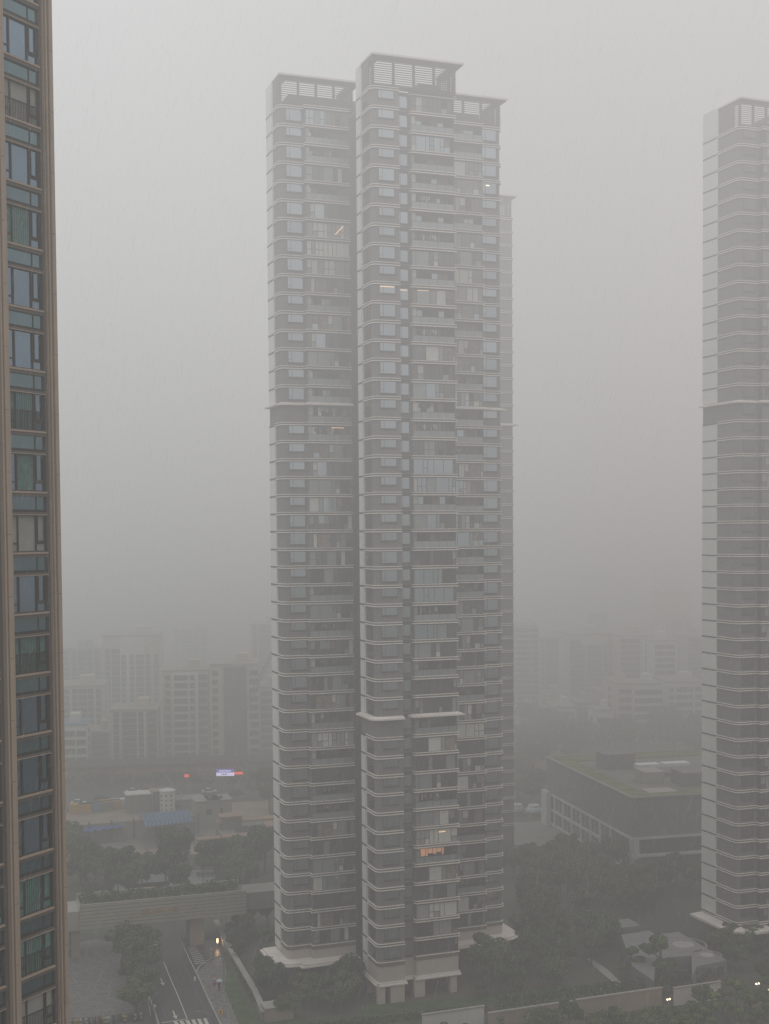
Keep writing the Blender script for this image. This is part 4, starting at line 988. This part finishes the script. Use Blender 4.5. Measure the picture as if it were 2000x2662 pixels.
block('six-storey white block with orange accents behind the green roof', 1648, 1722, 1780, 545, 16, 'bl5', S5, 6)
block('orange end wall block left of the six-storey white block', 1604, 1647, 1778, 548, 20, 'bl4', [.3, .7], 6)
block('banded white block at the left edge of the right-hand tower', 1735, 1832, 1775, 560, 16, 'bl5', S5, 6)
block('low white house with dark openings among trees', 1548, 1596, 1848, 530, 10, 'bl5', [.25, .6], 3, name='house')
block('far pale tower highest in the haze at right', 1715, 1783, 1475, 800, 18, 'bl5', S5, 36)
block('faint far tower left of the highest one at right', 1527, 1580, 1500, 820, 18, 'bl5', S5, 34)
block('faint slab tower in front of the highest one at right', 1726, 1800, 1542, 760, 20, 'bl4', S5, 30)
block('faint block just left of the right-hand tower', 1785, 1835, 1655, 640, 20, 'bl3', [.2, .5, .8], 14)
for i, (x0, x1, yt, Y, k, lab) in enumerate(((1336, 1420, 1822, 640, 'bl3', 'low grey house nearest the middle tower among the distant roofs'), (1400, 1480, 1810, 600, 'bl1', 'low cream house behind the grey one among the distant roofs'), (1440, 1500, 1840, 560, 'bl5', 'low white-roofed house in front of the greenish beige block'), (1500, 1545, 1828, 575, 'bl3', 'low grey house left of the low white house'), (1560, 1640, 1800, 585, 'bl3', 'low grey house behind the low white house'), (1350, 1400, 1850, 560, 'bl3', 'small low house at the edge of the far trees'))):
    block(lab, x0, x1, yt, Y, 16, k, [.2, .5, .8], 3, name='house')
# tower crane seen against the blocks
p = G(640, 2000); base = atY(639, 1840, 400); tip = atY(712, 1690, 400)
r_ = empty('tower_crane', (base.x, 400, 0)); tag(r_, 'green-blue lattice crane boom leaning up towards the middle tower', 'crane')
M['cran'] = mat('crane_paint', (.10, .20, .19), .6, .1)
b = MB(); T0 = Vector((0, 0, base.z)); T1 = Vector((tip.x - base.x, 0, tip.z))
dd = (T1 - T0).normalized(); nn = Vector((-dd.z, 0, dd.x)); 
for o_ in (nn * .7, -nn * .7): b.tube(T0 + o_, T1 + o_ * .4, .16, n=4, k='cran')
for i in range(16):
    a = T0.lerp(T1, i / 16); c = T0.lerp(T1, (i + 1) / 16); s_ = 1 if i % 2 else -1; b.tube(a + nn * .7 * s_, c - nn * .6 * s_, .09, n=4, k='cran')
b.build('boom', r_)
b = MB(); b.tube((0, 0, 0), (0, 0, base.z), .5, .5, 4, 'cran'); b.build('mast', r_)

# ------------------------------------------------------------------ podium building with planted roof, right
pF = G(1650, 2275); H_ = 17.2
FC = atY(1644, 2072, pF.y); H_ = FC.z
v2 = Vector(G(1421, 1966, H_)[:2]) - Vector(FC[:2]); u2 = Vector(G(1832, 2057, H_)[:2]) - Vector(FC[:2])
Ln = v2.length; v2.normalize(); uu = Vector((v2.y, -v2.x)); Wd = 42
r_ = empty('school_building', (FC.x, FC.y, 0), math.atan2(uu.y, uu.x)); tag(r_, 'dark louvred low-rise building with a planted flat roof, right of the middle tower', 'low-rise building')
M['dlouv'] = mat('dark_louvre_cladding', (.20, .185, .18), .8, .12, 1.2); M['groof'] = mat('planted_roof', (.13, .16, .06), .9, .25, .3); M['roofg'] = mat('roof_paving', (.17, .175, .15), .7, .12, .2)
M['band2'] = mat('pale_facade_render', (.62, .60, .56), .75, .08, .2)
b = MB(); b.box(0, Wd, 0, Ln, 8.2, H_ - .4, 'dlouv'); b.box(.6, Wd, .6, Ln, 0, 8.19, 'dark'); b.box(-.1, Wd, -.1, Ln, H_ - .4, H_ - .36, 'roofg'); b.build('wall', r_)
b = MB(); 
for (x0, x1, y0, y1) in ((-.2, Wd, -.2, .2), (-.2, .2, .2, Ln), (-.2, Wd, Ln - .2, Ln + .2)): b.box(x0, x1, y0, y1, H_ - .38, H_, 'concl')
b.build('parapet', r_)
b = MB(); b.box(.5, Wd, .6, 6, H_ - .36, H_ - .2, 'groof'); b.box(.5, 5, 6, Ln - .5, H_ - .36, H_ - .2, 'groof'); b.box(5, Wd, Ln - 8, Ln - .5, H_ - .36, H_ - .2, 'groof'); b.build('roof_planting', r_)
for (x, y, a, c, h, k) in ((8, 34, 8, 6, 3.4, 'dlouv'), (10, 15, 5, 6, 2.3, 'concl'), (17, 9, 14, 7, 2.8, 'dlouv'), (15, 30, 6, 3, 1.2, 'white'), (23, 32, 7, 3, .8, 'white'), (14, 22, 16, 7, .6, 'wall')):
    b = MB(); b.box(x, x + a, y, y + c, H_ - .36, H_ + h, k); b.build('roof_unit', r_)
b = MB(); b.box(6, 13, 4, 9, H_ - .36, H_ - .15, 'concl'); b.build('roof_path', r_)
for z in (7.9, 3.9, .2):
    b = MB(); b.strip([(0, Ln), (0, 0), (22, 0)], .25, z, z + .55, 'band2', inn=-.6); b.build('facade_band', r_)
for (x, y) in [(0, t * Ln / 9) for t in range(10)]:
    wpr = 1.2 if y < 1 or y > Ln - 2 else .35
    b = MB(); b.box(-.2, .3, max(0, y - wpr), min(Ln, y + wpr), 0, 8.0, 'band2'); b.build('facade_pier', r_)
b = MB(); b.box(.28, 1.6, -.22, .3, 0, 8.0, 'band2'); b.build('facade_pier', r_)
for i in range(9):
    for z in (.9, 4.6):
        y = i * Ln / 9 + 1; b = MB(); b.box(.25, .5, y + .2, y + Ln / 9 - 1.2, z, z + 2.8, 'glassd'); b.build('window', r_)
        b = MB(); b.box(.1, .24, y + Ln / 18 - .4, y + Ln / 18 - .2, z - .2, z + 3.2, 'band2'); b.build('mullion', r_)
b = MB(); b.box(-1.5, -.3, Ln - 4, Ln, 0, 9, 'band2'); b.build('end_wing', r_)
# round pavilions
for (x, y, rad_, k, lab) in ((1388, 2120, 2.3, 'umb', 'round pale blue pavilion roof with a white ring on top'), (1345, 2118, 2.1, 'concl', 'smaller round pale pavilion tucked beside the middle tower')):
    p = G(x, y); q_ = empty('pavilion', tuple(p)); tag(q_, lab, 'pavilion')
    b = MB(); b.lathe([(rad_, 1.2), (rad_ * .95, 1.8), (rad_ * .7, 2.4), (rad_ * .45, 2.6), (0, 2.6)], (0, 0, 0), 20, k); b.build('roof', q_)
    b = MB(); b.lathe([(rad_ * .42, 2.6), (rad_ * .45, 2.95), (rad_ * .62, 2.95), (rad_ * .6, 2.6)], (0, 0, 0), 20, 'white'); b.build('ring', q_)
    b = MB(); b.lathe([(rad_ * .8, 0), (rad_ * .8, 1.5)], (0, 0, 0), 14, 'conc'); b.build('wall', q_)
sheet('court', [(1300, 2140), (1408, 2135), (1530, 2200), (1420, 2222), (1290, 2180)], .03, 'conc')
simple_box('garden_wall', 'long low brown wall between the court and the garden trees', 'wall', 1408, 2250, ANG, 14, .5, 4.2, 'wall', (('coping', (-.1, 14.1, -.1, .6, 4.2, 4.4), 'terr'),))
sheet('pool', [(1367, 2272), (1412, 2266), (1404, 2250), (1372, 2252)], .03, 'water')
# garden paths
sheet('path', [(1524, 2492), (1536, 2490), (1580, 2520), (1622, 2560), (1606, 2563), (1565, 2530)], .06, 'concl')
sheet('path', [(1380, 2379), (1392, 2378), (1440, 2415), (1452, 2434), (1436, 2436), (1410, 2410)], .06, 'concl')
sheet('lawn', [(940, 2640), (1250, 2612), (1500, 2585), (1700, 2560), (1700, 2535), (1500, 2560), (1250, 2590), (940, 2612)], .04, 'grass')
sheet('lawn', [(690, 2700), (940, 2700), (1260, 2640), (940, 2640), (790, 2650), (690, 2640)], .05, 'grass')

def slab(name, label, cat, pts, z, th, ktop, kside):
    P = [G(x, y, z) for x, y in pts]; c = P[0]; r_ = empty(name, (c.x, c.y, 0)); tag(r_, label, cat)
    b = MB(); b.prism([(p.x - c.x, p.y - c.y) for p in P], z - th, z, kside, ktop); b.build('slab', r_)
    return r_, c
slab('garden_roof', 'small pale grey garden roof with a gravelled edge beyond the tiled terrace', 'roof', [(1585, 2402), (1600, 2414), (1665, 2406), (1636, 2388), (1594, 2392)][::1], 3.2, 3.0, 'tile', 'wall')
t_, c = slab('tiled_terrace', 'large pale tiled roof terrace with circular paving patterns', 'terrace', [(1615, 2430), (1645, 2512), (1700, 2550), (1706, 2492), (1798, 2484), (1800, 2536), (1812, 2512), (1890, 2496), (1764, 2422), (1706, 2430), (1687, 2419)], 4.0, 3.8, 'tile', 'wall')
M['ring'] = mat('inlaid_ring', (.22, .17, .15), .7, .1, .5)
for (x, y, r0) in ((1777, 2455, 4.2), (1838, 2482, 2.6)):
    q = G(x, y, 4.0); b = MB(); b.lathe([(r0 - .45, .012), (r0, .012)], (q.x - c.x, q.y - c.y, 4.0), 36, 'ring'); b.build('paving_ring', t_)
    b = MB(); b.lathe([(0, .012), (r0 * .45, .012)], (q.x - c.x, q.y - c.y, 4.0), 30, 'concl'); b.build('paving_disc', t_)
def blk(name, label, cat, px, py, zt_, L_, D_, k, cop=True):
    p = G(px, py); r_ = empty(name, tuple(p), ANG); tag(r_, label, cat); b = MB(); b.box(0, L_, 0, D_, 0, zt_, k); b.build('wall', r_)
    if cop: b = MB(); b.box(-.12, L_ + .12, -.12, .35, zt_, zt_ + .2, 'concl'); b.build('coping', r_)
    return r_
blk('garden_pavilion', 'brown slatted garden room in front of the tiled terrace, behind the bright young tree', 'garden room', 1706, 2552, 3.7, 6.3, 4, 'brown', False)
blk('garden_pavilion', 'lower brown garden room at the right end of the tiled terrace', 'garden room', 1812, 2545, 2.8, 5.2, 4, 'brown', False)
blk('perimeter_wall', 'white rendered wall at the bottom edge, in front of the middle tower', 'wall', 1100, 2690, 3.0, 10.3, .4, 'band2')
blk('perimeter_wall', 'lower pale wall continuing right of the white rendered wall', 'wall', 1272, 2672, 2.2, 14.5, .4, 'pink')
blk('perimeter_wall', 'pinkish wall lit by the double lamp', 'wall', 1500, 2650, 3.0, 15.5, .4, 'pink')
blk('perimeter_wall', 'pale wall with a dark slit right of the double lamp', 'wall', 1754, 2615, 2.8, 8.8, .4, 'band2')
# hedge band
def hedge(label, pts, h, wd, name='hedge'):
    P = [G(x, y) for x, y in pts]; c = P[0]; q = random.Random(5); b = MB()
    for i in range(len(P) - 1):
        d = P[i + 1] - P[i]; n = int(d.length * 55); nrm = Vector((-d.y, d.x, 0)).normalized()
        for j in range(n):
            p = P[i] + d * q.random() - c + nrm * q.uniform(-wd, wd) / 2; p.z = h * q.uniform(.2, 1) ** .6 + q.uniform(-.1, .15); s_ = q.uniform(.12, .3)
            a = Vector((q.uniform(-1, 1), q.uniform(-1, 1), q.uniform(-.6, .6))).normalized(); e = a.cross(Vector((q.uniform(-1, 1), q.uniform(-1, 1), q.uniform(-1, 1))).normalized())
            b.face([p - a * s_, p - e * s_, p + a * s_, p + e * s_], 'hedge')
    r_ = empty(name, (c.x, c.y, 0)); tag(r_, label, 'hedge'); b.build('foliage', r_)
hedge('clipped hedge along the top of the pinkish walls', [(1290, 2648), (1500, 2617), (1700, 2590), (1880, 2560)], 3.3, 1.4)
hedge('clipped hedge along the lawn in front of the columns', [(800, 2675), (1000, 2655), (1270, 2625)], .6, 2.0)
hedge('low hedge on the verge beside the garden wall', [(600, 2480), (640, 2560), (690, 2640)], 1.2, 1.5)
c0 = G(213, 2489); d0 = Vector((ub.x, ub.y)) 
def hedge_w(label, p0, p1, z0, h, wd):
    d = p1 - p0; n = int(d.length * 75); nrm = Vector((-d.y, d.x)).normalized(); q = random.Random(8); b = MB()
    for j in range(n):
        t = q.random(); w2 = nrm * q.uniform(-wd, wd) / 2; zz = z0 + h * q.uniform(0, 1) * (.75 + .35 * math.sin(t * 40)); p = Vector((d.x * t + w2.x, d.y * t + w2.y, zz)); s_ = q.uniform(.15, .34)
        a = Vector((q.uniform(-1, 1), q.uniform(-1, 1), q.uniform(-.6, .6))).normalized(); e = a.cross(Vector((q.uniform(-1, 1), q.uniform(-1, 1), q.uniform(-1, 1))).normalized())
        b.face([p - a * s_, p - e * s_, p + a * s_, p + e * s_], 'leaf')
    r_ = empty('hedge', (p0.x, p0.y, 0)); tag(r_, label, 'hedge'); b.build('foliage', r_)
nb = Vector((-ub.y, ub.x)); gg = Vector((g0.x, g0.y))
hedge_w('dark shrubs growing along the top of the footbridge', gg + nb * 2.5, gg + ub * (Lb + 7.5) + nb * 2.5, zb1 - .5, 1.6, 5.5)
# lamps
def glow(label, px, py, n, spread_, group=None, h=2.6):
    p = G(px, py); 
    r_ = empty('garden_lamp', tuple(p)); tag(r_, label, 'garden lamp', group); zt_ = zof(p.x, p.y, py - h * 15)
    b = MB(); b.tube((0, 0, 0), (0, 0, h), .06, .04, 6, 'steel'); b.build('pole', r_)
    for i in range(n):
        x = (i - (n - 1) / 2) * spread_; b = MB(); b.lathe([(0, -.15), (.13, -.08), (.16, .02), (.1, .13), (0, .16)], (x, -.1, h + .1 * (i % 2)), 10, 'litw'); b.build('globe', r_)
    pl = bpy.data.lights.new('lamp_glow', 'POINT'); pl.energy = 50; pl.color = (1, .65, .35); pl.shadow_soft_size = .2; po = bpy.data.objects.new('lamp_glow', pl); COL.objects.link(po); po.location = (p.x, p.y - .5, h + .1)
glow('double garden lamp glowing in front of the pinkish wall', 1738, 2640, 2, .42)
glow('two-globe lamp, higher of the lit lamps near the right edge', 1969, 2598, 2, .45)
glow('single lamp just below the two-globe lamp near the right edge', 1978, 2612, 2, .3)
glow('lit lamp cut by the right edge of the photo', 1999, 2615, 1, .4)

# ------------------------------------------------------------------ planting
for P in ([(470, 2300), (600, 2300), (600, 2460), (470, 2460)],): AV.append(gp(P))
AV.append(gp([(1560, 2380), (1690, 2375), (1900, 2480), (1910, 2560), (1690, 2570), (1560, 2420)]))
AV.append([(FC.x + uu.x * a + v2.x * c_, FC.y + uu.y * a + v2.y * c_) for a, c_ in ((-4, -4), (45, -4), (45, Ln + 4), (-4, Ln + 4))])
rtc = Vector((RO.x, RO.y)); ru = ur; rv = Vector((-ur.y, ur.x)); AV.append([tuple(rtc + ru * a + rv * c_) for a, c_ in ((-5, -6), (30, -6), (30, 28), (-5, 28))])
AV.append(gp([(1290, 2140), (1408, 2135), (1540, 2200), (1420, 2226), (1290, 2190)]))
# grove behind the bridge
grove([(170, 2345), (560, 2318), (700, 2330), (700, 2240), (560, 2268), (170, 2290)], 6.0, .95, 'dense dark tree in the grove behind the footbridge', 'trees in the grove behind the footbridge')
for (x, y, s_, lab) in ((225, 2290, 1.35, 'broad tree top at the left of the grove, in front of the pinkish strip'), (330, 2330, .9, 'thin-stemmed tree with the pale pool showing through it'), (470, 2330, 1.0, 'thin-stemmed tree at the right end of the pale pool'), (450, 2262, 1.45, 'tallest round tree of the grove behind the gilt characters'), (560, 2270, 1.35, 'tall tree of the grove in front of the stepped terraces'), (690, 2270, 1.3, 'dark tree mass touching the left side of the middle tower')):
    plantp(x, y, s_, lab)
for (x, y, s_) in ((175, 2230, 1.2), (190, 2260, 1.2), (180, 2200, 1.0)): plantp(x, y, s_, 'hazy tree against the near building beyond the plaza', 'hazy trees beside the near building')
for (x, y) in ((690, 2080), (700, 2110), (695, 2050)): plantp(x, y, 1.1, 'hazy street tree close to the left edge of the middle tower', 'hazy street trees left of the middle tower')
# right of the bridge to the tower
grove([(590, 2400), (690, 2400), (720, 2560), (700, 2640), (655, 2560), (610, 2480)], 5.2, .72, 'rounded dark tree between the garden wall and the middle tower', 'trees between the garden wall and the tower')
grove([(640, 2370), (716, 2380), (716, 2440), (600, 2420)], 6, .8, 'dark tree behind the right end of the footbridge', 'trees behind the right end of the footbridge')
# in front of the tower
grove([(700, 2660), (770, 2580), (925, 2570), (930, 2622), (820, 2650), (740, 2680)], 4.2, .62, 'dark bushy tree in front of the left wing of the middle tower', 'trees in front of the left wing', avoid=False)
plantp(905, 2590, .82, 'feathery tree rising against the beige plinth of the left wing', sz=1.15); plantp(825, 2610, .7, 'small-leaved tree overlapping the canopy of the left wing')
# right front
grove([(1205, 2600), (1230, 2540), (1420, 2510), (1480, 2560), (1330, 2605)], 4.2, .62, 'dark full tree in front of the right wing of the middle tower', 'trees in front of the right wing')
plantp(1262, 2545, .95, 'tree whose tip overlaps the canopy of the right wing')
grove([(1340, 2490), (1370, 2290), (1560, 2280), (1640, 2350), (1590, 2520), (1420, 2530)], 5.0, .8, 'dark garden tree between the middle tower and the tiled terrace', 'garden trees right of the middle tower')
grove([(1330, 2290), (1640, 2290), (1700, 2300), (1650, 2280), (1420, 2240), (1310, 2260)], 5.2, .85, 'hazy tree in front of the planted-roof building', 'trees in front of the planted-roof building')
grove([(1640, 2370), (1860, 2370), (1840, 2300), (1660, 2285)], 5.2, .85, 'hazy tree between the planted-roof building and the tiled terrace', 'trees beyond the tiled terrace')
grove([(1830, 2500), (2050, 2590), (2050, 2420), (1870, 2425)], 4.6, .62, 'dark tree at the foot of the right-hand tower', 'trees at the foot of the right-hand tower', avoid=False)
plantp(1590, 2275, 1.25, 'rounded tree against the front corner of the planted-roof building')
plantp(1718, 2566, 1.35, 'bright young tree in front of the tiled terrace', src=TF); plantp(1640, 2552, 1.15, 'thin open tree beside the pale terrace edge', src=TF)
for (x, y) in ((1880, 2640), (1915, 2620), (1950, 2655), (1990, 2640), (1850, 2660), (1800, 2680), (2010, 2680), (1920, 2690), (1760, 2700)): plantp(x, y, .75, 'fresh green feathery tree in the bottom right corner', 'fresh green trees in the bottom right corner', src=TF)
for (x, y) in ((1400, 2690), (1440, 2700), (1480, 2680), (1600, 2690), (1660, 2700), (1560, 2700), (1700, 2690)): plantp(x, y, .62, 'dark street tree in front of the pinkish walls at the bottom edge', 'street trees along the bottom walls')
for (x, y, lab) in ((1160, 2705, 'spiky young tree at the bottom edge against the white wall'), (1215, 2700, 'second spiky young tree at the bottom edge, by the step in the wall'), (1300, 2700, 'wispy young tree at the bottom edge against the lower pale wall')): plantp(x, y, .5, lab, src=TF)
plantp(1828, 2628, .55, 'round bush against the pale wall right of the double lamp')
grove([(1560, 2700), (1800, 2640), (2050, 2600), (2050, 2760), (1560, 2760)], 4.0, .62, 'fresh green feathery tree in the bottom right corner', 'fresh green trees in the bottom right corner', src=TF, avoid=False)
# median
for (x, y, s_, z_) in ((335, 2520, .95, 1.0), (365, 2555, .95, 1.0), (345, 2580, .9, 1.0), (372, 2610, .8, 1.0), (355, 2640, .7, 1.0), (340, 2470, .9, 1.0), (380, 2500, .75, 1.0)):
    plantp(x, y, s_ * 1.2, 'dense tree on the median between the plaza and the road', 'trees on the road median', sz=z_)
# far tree belts
grove([(1340, 2040), (1440, 1990), (1720, 1950), (1880, 1985), (1880, 1915), (1420, 1920), (1335, 1960)], 7.5, 1.15, 'hazy tree crowding behind the planted-roof building', 'hazy trees crowding behind the planted-roof building')
sheet('far_lawn', [(1340, 2000), (1500, 1950), (2000, 1950), (2100, 1900), (1340, 1880)], .05, 'groof')
grove([(1340, 1985), (1420, 1920), (1700, 1925), (1850, 1950), (1850, 1895), (1560, 1900), (1420, 1890), (1340, 1910)], 8.5, 1.3, 'hazy tree in the belt between the planted roof and the distant blocks', 'hazy trees beyond the planted-roof building')
grove([(1325, 2100), (1420, 2090), (1410, 1990), (1330, 1990)], 9, 1.1, 'hazy tree between the middle tower and the planted-roof building', 'hazy trees beside the planted-roof building')

# cars on the avenue and street trees in front of the shops
def car(col):
    r_ = empty('parked_car', (0, 0, 0)); b = MB()
    b.hexa([(-2.2, -.85, .3), (2.2, -.85, .3), (2.2, .85, .3), (-2.2, .85, .3), (-2.15, -.82, .85), (2.1, -.82, .75), (2.1, .82, .75), (-2.15, .82, .85)], col)
    b.hexa([(-1.6, -.72, .86), (1.1, -.72, .82), (1.1, .72, .82), (-1.6, .72, .86), (-1.1, -.62, 1.42), (.45, -.62, 1.42), (.45, .62, 1.42), (-1.1, .62, 1.42)], 'glassd')
    b.box(-1.0, .4, -.6, .6, 1.42, 1.46, col); b.build('body', r_)
    for x in (-1.35, 1.35):
        for y in (-.86, .66): b = MB(); b.lathe([(0, 0), (.32, 0), (.32, .2), (0, .2)], (x, y, .32), 12, 'black', 'Y'); b.build('wheel', r_)
    return r_
cp = {}
for i, (x, y, c) in enumerate(((205, 2092, 'white'), (262, 2078, 'sc1'), (348, 2062, 'white'), (420, 2072, 'steel'), (545, 2062, 'white'), (615, 2066, 'sc1'), (650, 2050, 'steel'), (300, 2085, 'steel'))):
    if c not in cp: o = cp[c] = car(c)
    else: o = copy_tree(cp[c])
    p = G(x, y); o.location = (p.x, p.y, .06); o.rotation_euler = (0, 0, angb * .5)
    tag(o, {'white': 'hazy white car on the avenue behind the building site', 'sc1': 'hazy dark car on the avenue behind the building site', 'steel': 'hazy grey car on the avenue behind the building site'}[c], 'car', 'cars on the hazy avenue')
for x in range(180, 700, 47): plantp(x + rnd.uniform(-10, 10), 2052, .62, 'small hazy street tree in front of the shop row', 'street trees in front of the shop row')

# ------------------------------------------------------------------ rain
M['rain'] = mat('rain_streak', (.75, .77, .78), .3, 0, 1); M['rain'].node_tree.nodes['Principled BSDF'].inputs['Alpha'].default_value = .26; M['rain'].node_tree.nodes['Principled BSDF'].inputs['Emission Color'].default_value = (1, 1, 1, 1); M['rain'].node_tree.nodes['Principled BSDF'].inputs['Emission Strength'].default_value = .0
q = random.Random(11); b = MB()
for i in range(42000):
    Y = 28 + 140 * q.random() ** .7; X = q.uniform(-.31, .31) * Y; Zz = EYE.z + q.uniform(-.42, .42) * Y
    if Zz < 1: continue
    l_ = q.uniform(.2, .55); w_ = .0018 + .00003 * Y; tl = q.uniform(.15, .32)
    a = Vector((X, Y, Zz)); c = a + Vector((-l_ * tl, q.uniform(-.1, .1) * l_, -l_))
    b.face([a - Vector((w_, 0, 0)), a + Vector((w_, 0, 0)), c + Vector((w_, 0, 0)), c - Vector((w_, 0, 0))], 'rain')
o = b.build('rain'); tag(o, 'fine slanting streaks of falling rain', 'rain', kind='stuff')
